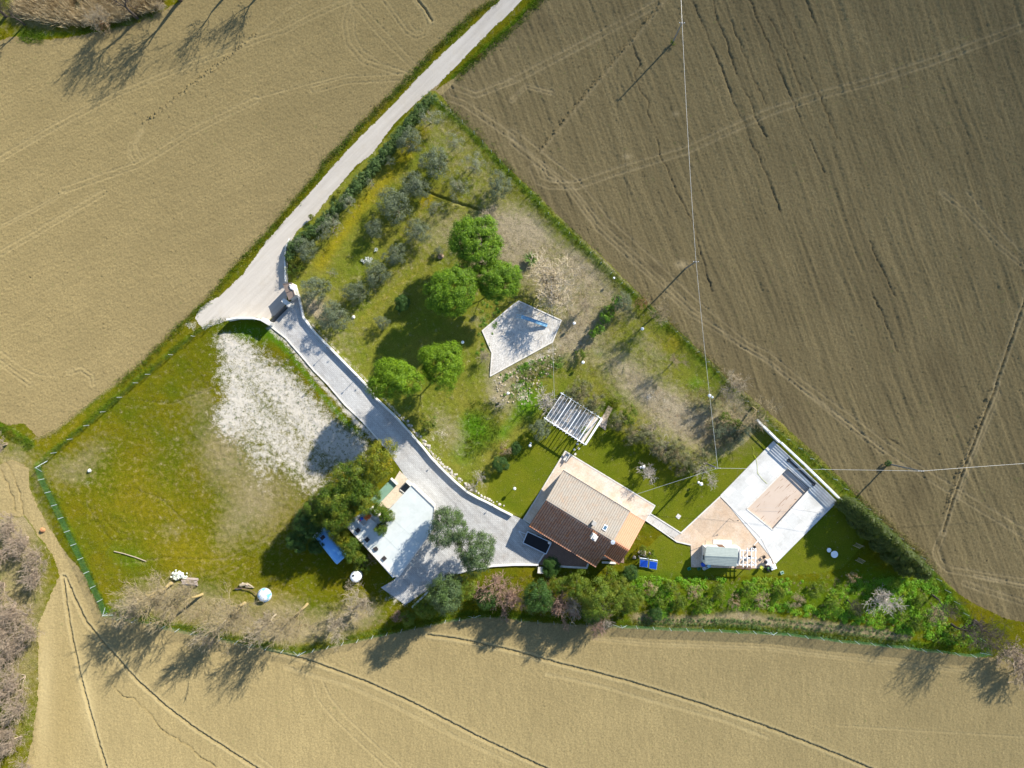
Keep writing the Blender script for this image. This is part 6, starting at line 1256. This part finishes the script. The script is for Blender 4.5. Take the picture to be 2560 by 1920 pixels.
q2 = np.concatenate([scatter_poly(GC, 260, g_), scatter_poly([(1290,1440),(1560,1440),(1560,1550),(1290,1535)], 120, g_), scatter_line([(1430,985),(1600,1090)], 1, 5, g_), scatter_poly([(1340,640),(1480,700),(1500,800),(1420,800),(1290,740)], 50, g_), scatter_poly([(1400,820),(1500,780),(1480,900),(1390,900)], 40, g_), scatter_poly([(1600,960),(1800,960),(1880,1060),(1760,1130),(1640,1040)], 110, g_), scatter_poly([(1240,960),(1390,880),(1390,930),(1290,1010)], 60, g_), scatter_poly([(320,1480),(500,1500),(760,1550),(740,1615),(320,1530)], 170, g_), scatter_poly([(760,1560),(900,1490),(980,1560),(800,1610)], 70, g_)])
stuff('dry_brush', clumps(q2, .45, 36, .11, .25, g_, .7), LF['dry'], 'dry brown brush scattered through the overgrown strip')
q3 = np.concatenate([scatter_line([(a + 2, b + 3) for a, b in NE_FENCE], 2600, 8, g_), scatter_line([(a, b - 7) for a, b in S_FENCE], 2200, 4, g_), scatter_line([(a - 5, b) for a, b in W_FENCE], 800, 5, g_), scatter_line([(a - 4, b - 5) for a, b in NW_FENCE], 500, 4, g_), scatter_line([(p[0] + 4, p[1]) for p in VERGE_R[6:]], 900, 6, g_), scatter_line(VERGE_L[1:9], 1100, 4, g_), scatter_line([(a + 6, b + 4) for a, b in VERGE_L[8:16]], 900, 5, g_),
  scatter_line([(0,1068),(40,1092),(80,1115)], 260, 6, g_), scatter_poly([(60,70),(110,85),(105,110),(45,105)], 200, g_), scatter_line([(200,78),(300,62),(385,32)], 260, 4, g_), scatter_poly([(1170,1000),(1260,1010),(1240,1120),(1160,1150)], 500, g_), scatter_poly([(1500,1000),(1545,1000),(1540,1040),(1520,1060)], 200, g_), scatter_poly([(1290,920),(1420,880),(1400,930),(1300,960)], 260, g_), scatter_poly([(1080,1440),(1560,1435),(1560,1545),(1100,1540)], 900, g_)])
stuff('long_grass', upright(q3, .34, .03, g_, .55, 7, .22), LF['grass'], 'tufts of long green grass along fences and road verges')
q4 = np.concatenate([scatter_line([(a + 9, b - 5) for a, b in NE_FENCE[9:17]], 900, 4, g_), scatter_line(VERGE_L[1:], 700, 5, g_), scatter_poly([(1180,560),(1420,620),(1600,760),(1700,900),(1640,1060),(1500,1000),(1360,900)], 2200, g_), scatter_poly([(320,1460),(760,1540),(740,1610),(330,1530)], 1400, g_), scatter_poly([(1720,960),(1880,1000),(1900,1080),(1780,1130),(1700,1080)], 1200, g_), scatter_poly([(10,1290),(110,1380),(90,1900),(0,1900)], 1200, g_)])
stuff('dry_grass', upright(q4, .28, .022, g_, .7, 6, .25), LF['straw'], 'dry straw coloured grass tufts on the bare parts of the plot')
q5 = scatter_poly([(42,10),(100,-20),(420,-30),(400,20),(350,34),(300,52),(245,58),(170,60),(100,48),(50,40)], 1900, g_)
q5 = q5[(np.hypot(q5[:, 0] - 203, (q5[:, 1] - 12)*.7) > 20)]
stuff('reeds', upright(q5, 2.3, .045, g_, .32, 9, .35), LF['reed'], 'dense dry reeds in the upper left corner')
cr_ = []
for a, b, k in (((1900,1556),(2270,1600),44), ((1880,1570),(2280,1615),40), ((1780,1548),(1900,1556),14), ((1600,1547),(1880,1553),34), ((1600,1556),(1890,1564),34), ((1920,1546),(2250,1585),36)):
    f = np.linspace(0, 1, k)[:, None]; cr_.append(np.array(a)*(1-f) + np.array(b)*f + g_.normal(size=(k, 2))*1.5)
stuff('crop_rows', clumps(np.concatenate(cr_), .42, 44, .16, .5, g_, 1.3), LF['hedge'], 'rows of low green vegetables beside the lower right fence')
# weed tufts thrown over the rubble of the meadow
q6 = np.concatenate([scatter_line([(650,900),(700,940),(760,1000),(830,1075),(880,1110)], 260, 26, g_), scatter_poly([(520,1000),(660,1010),(700,1180),(560,1160)], 160, g_), scatter_poly([(540,840),(610,850),(600,890),(545,880)], 40, g_)])
stuff('weed_tufts', clumps(q6, .16, 9, .10, .5, g_, .6), LF['hedge'], 'small dark weed tufts in the white rubble of the meadow')

q7 = np.concatenate([scatter_poly([(130,1160),(480,860),(640,830),(900,1100),(800,1300),(720,1480),(330,1500),(260,1480)], 9000, g_), scatter_poly([(1080,260),(1330,500),(1640,800),(1840,970),(1700,1060),(1360,1000),(1200,1200),(900,920),(760,760),(740,640),(960,430)], 9000, g_)])
stuff('meadow_tufts', upright(q7, .16, .03, g_, .8, 4, .3), LF['tuft'], 'short uneven grass tufts all over the meadow and the grove')

g_ = np.random.default_rng(7); mb = MB()
for px, py in scatter_poly([(1232,948),(1300,915),(1385,868),(1400,890),(1330,1010),(1260,1010)], 150, g_): mb.blob(G(px, py) + [0, 0, .04], g_.uniform(.05, .19), .55, int(px*3 + py), 8, 5)
tag(mb.build('rubble', M('tan_rubble', (.40, .34, .25), .9, .25, 4)), 'tan rubble strewn below the five sided concrete pad', None, None, 'stuff')
q8 = np.concatenate([scatter_poly([(1240,940),(1390,875),(1410,910),(1320,1000),(1260,990)], 80, g_), scatter_poly([(1210,720),(1270,740),(1230,860),(1190,900)], 40, g_)])
stuff('bank_weeds', clumps(q8, .4, 50, .15, .5, g_, .7), LF['laurel'], 'clumps of green weeds on the rubble bank round the concrete pad')
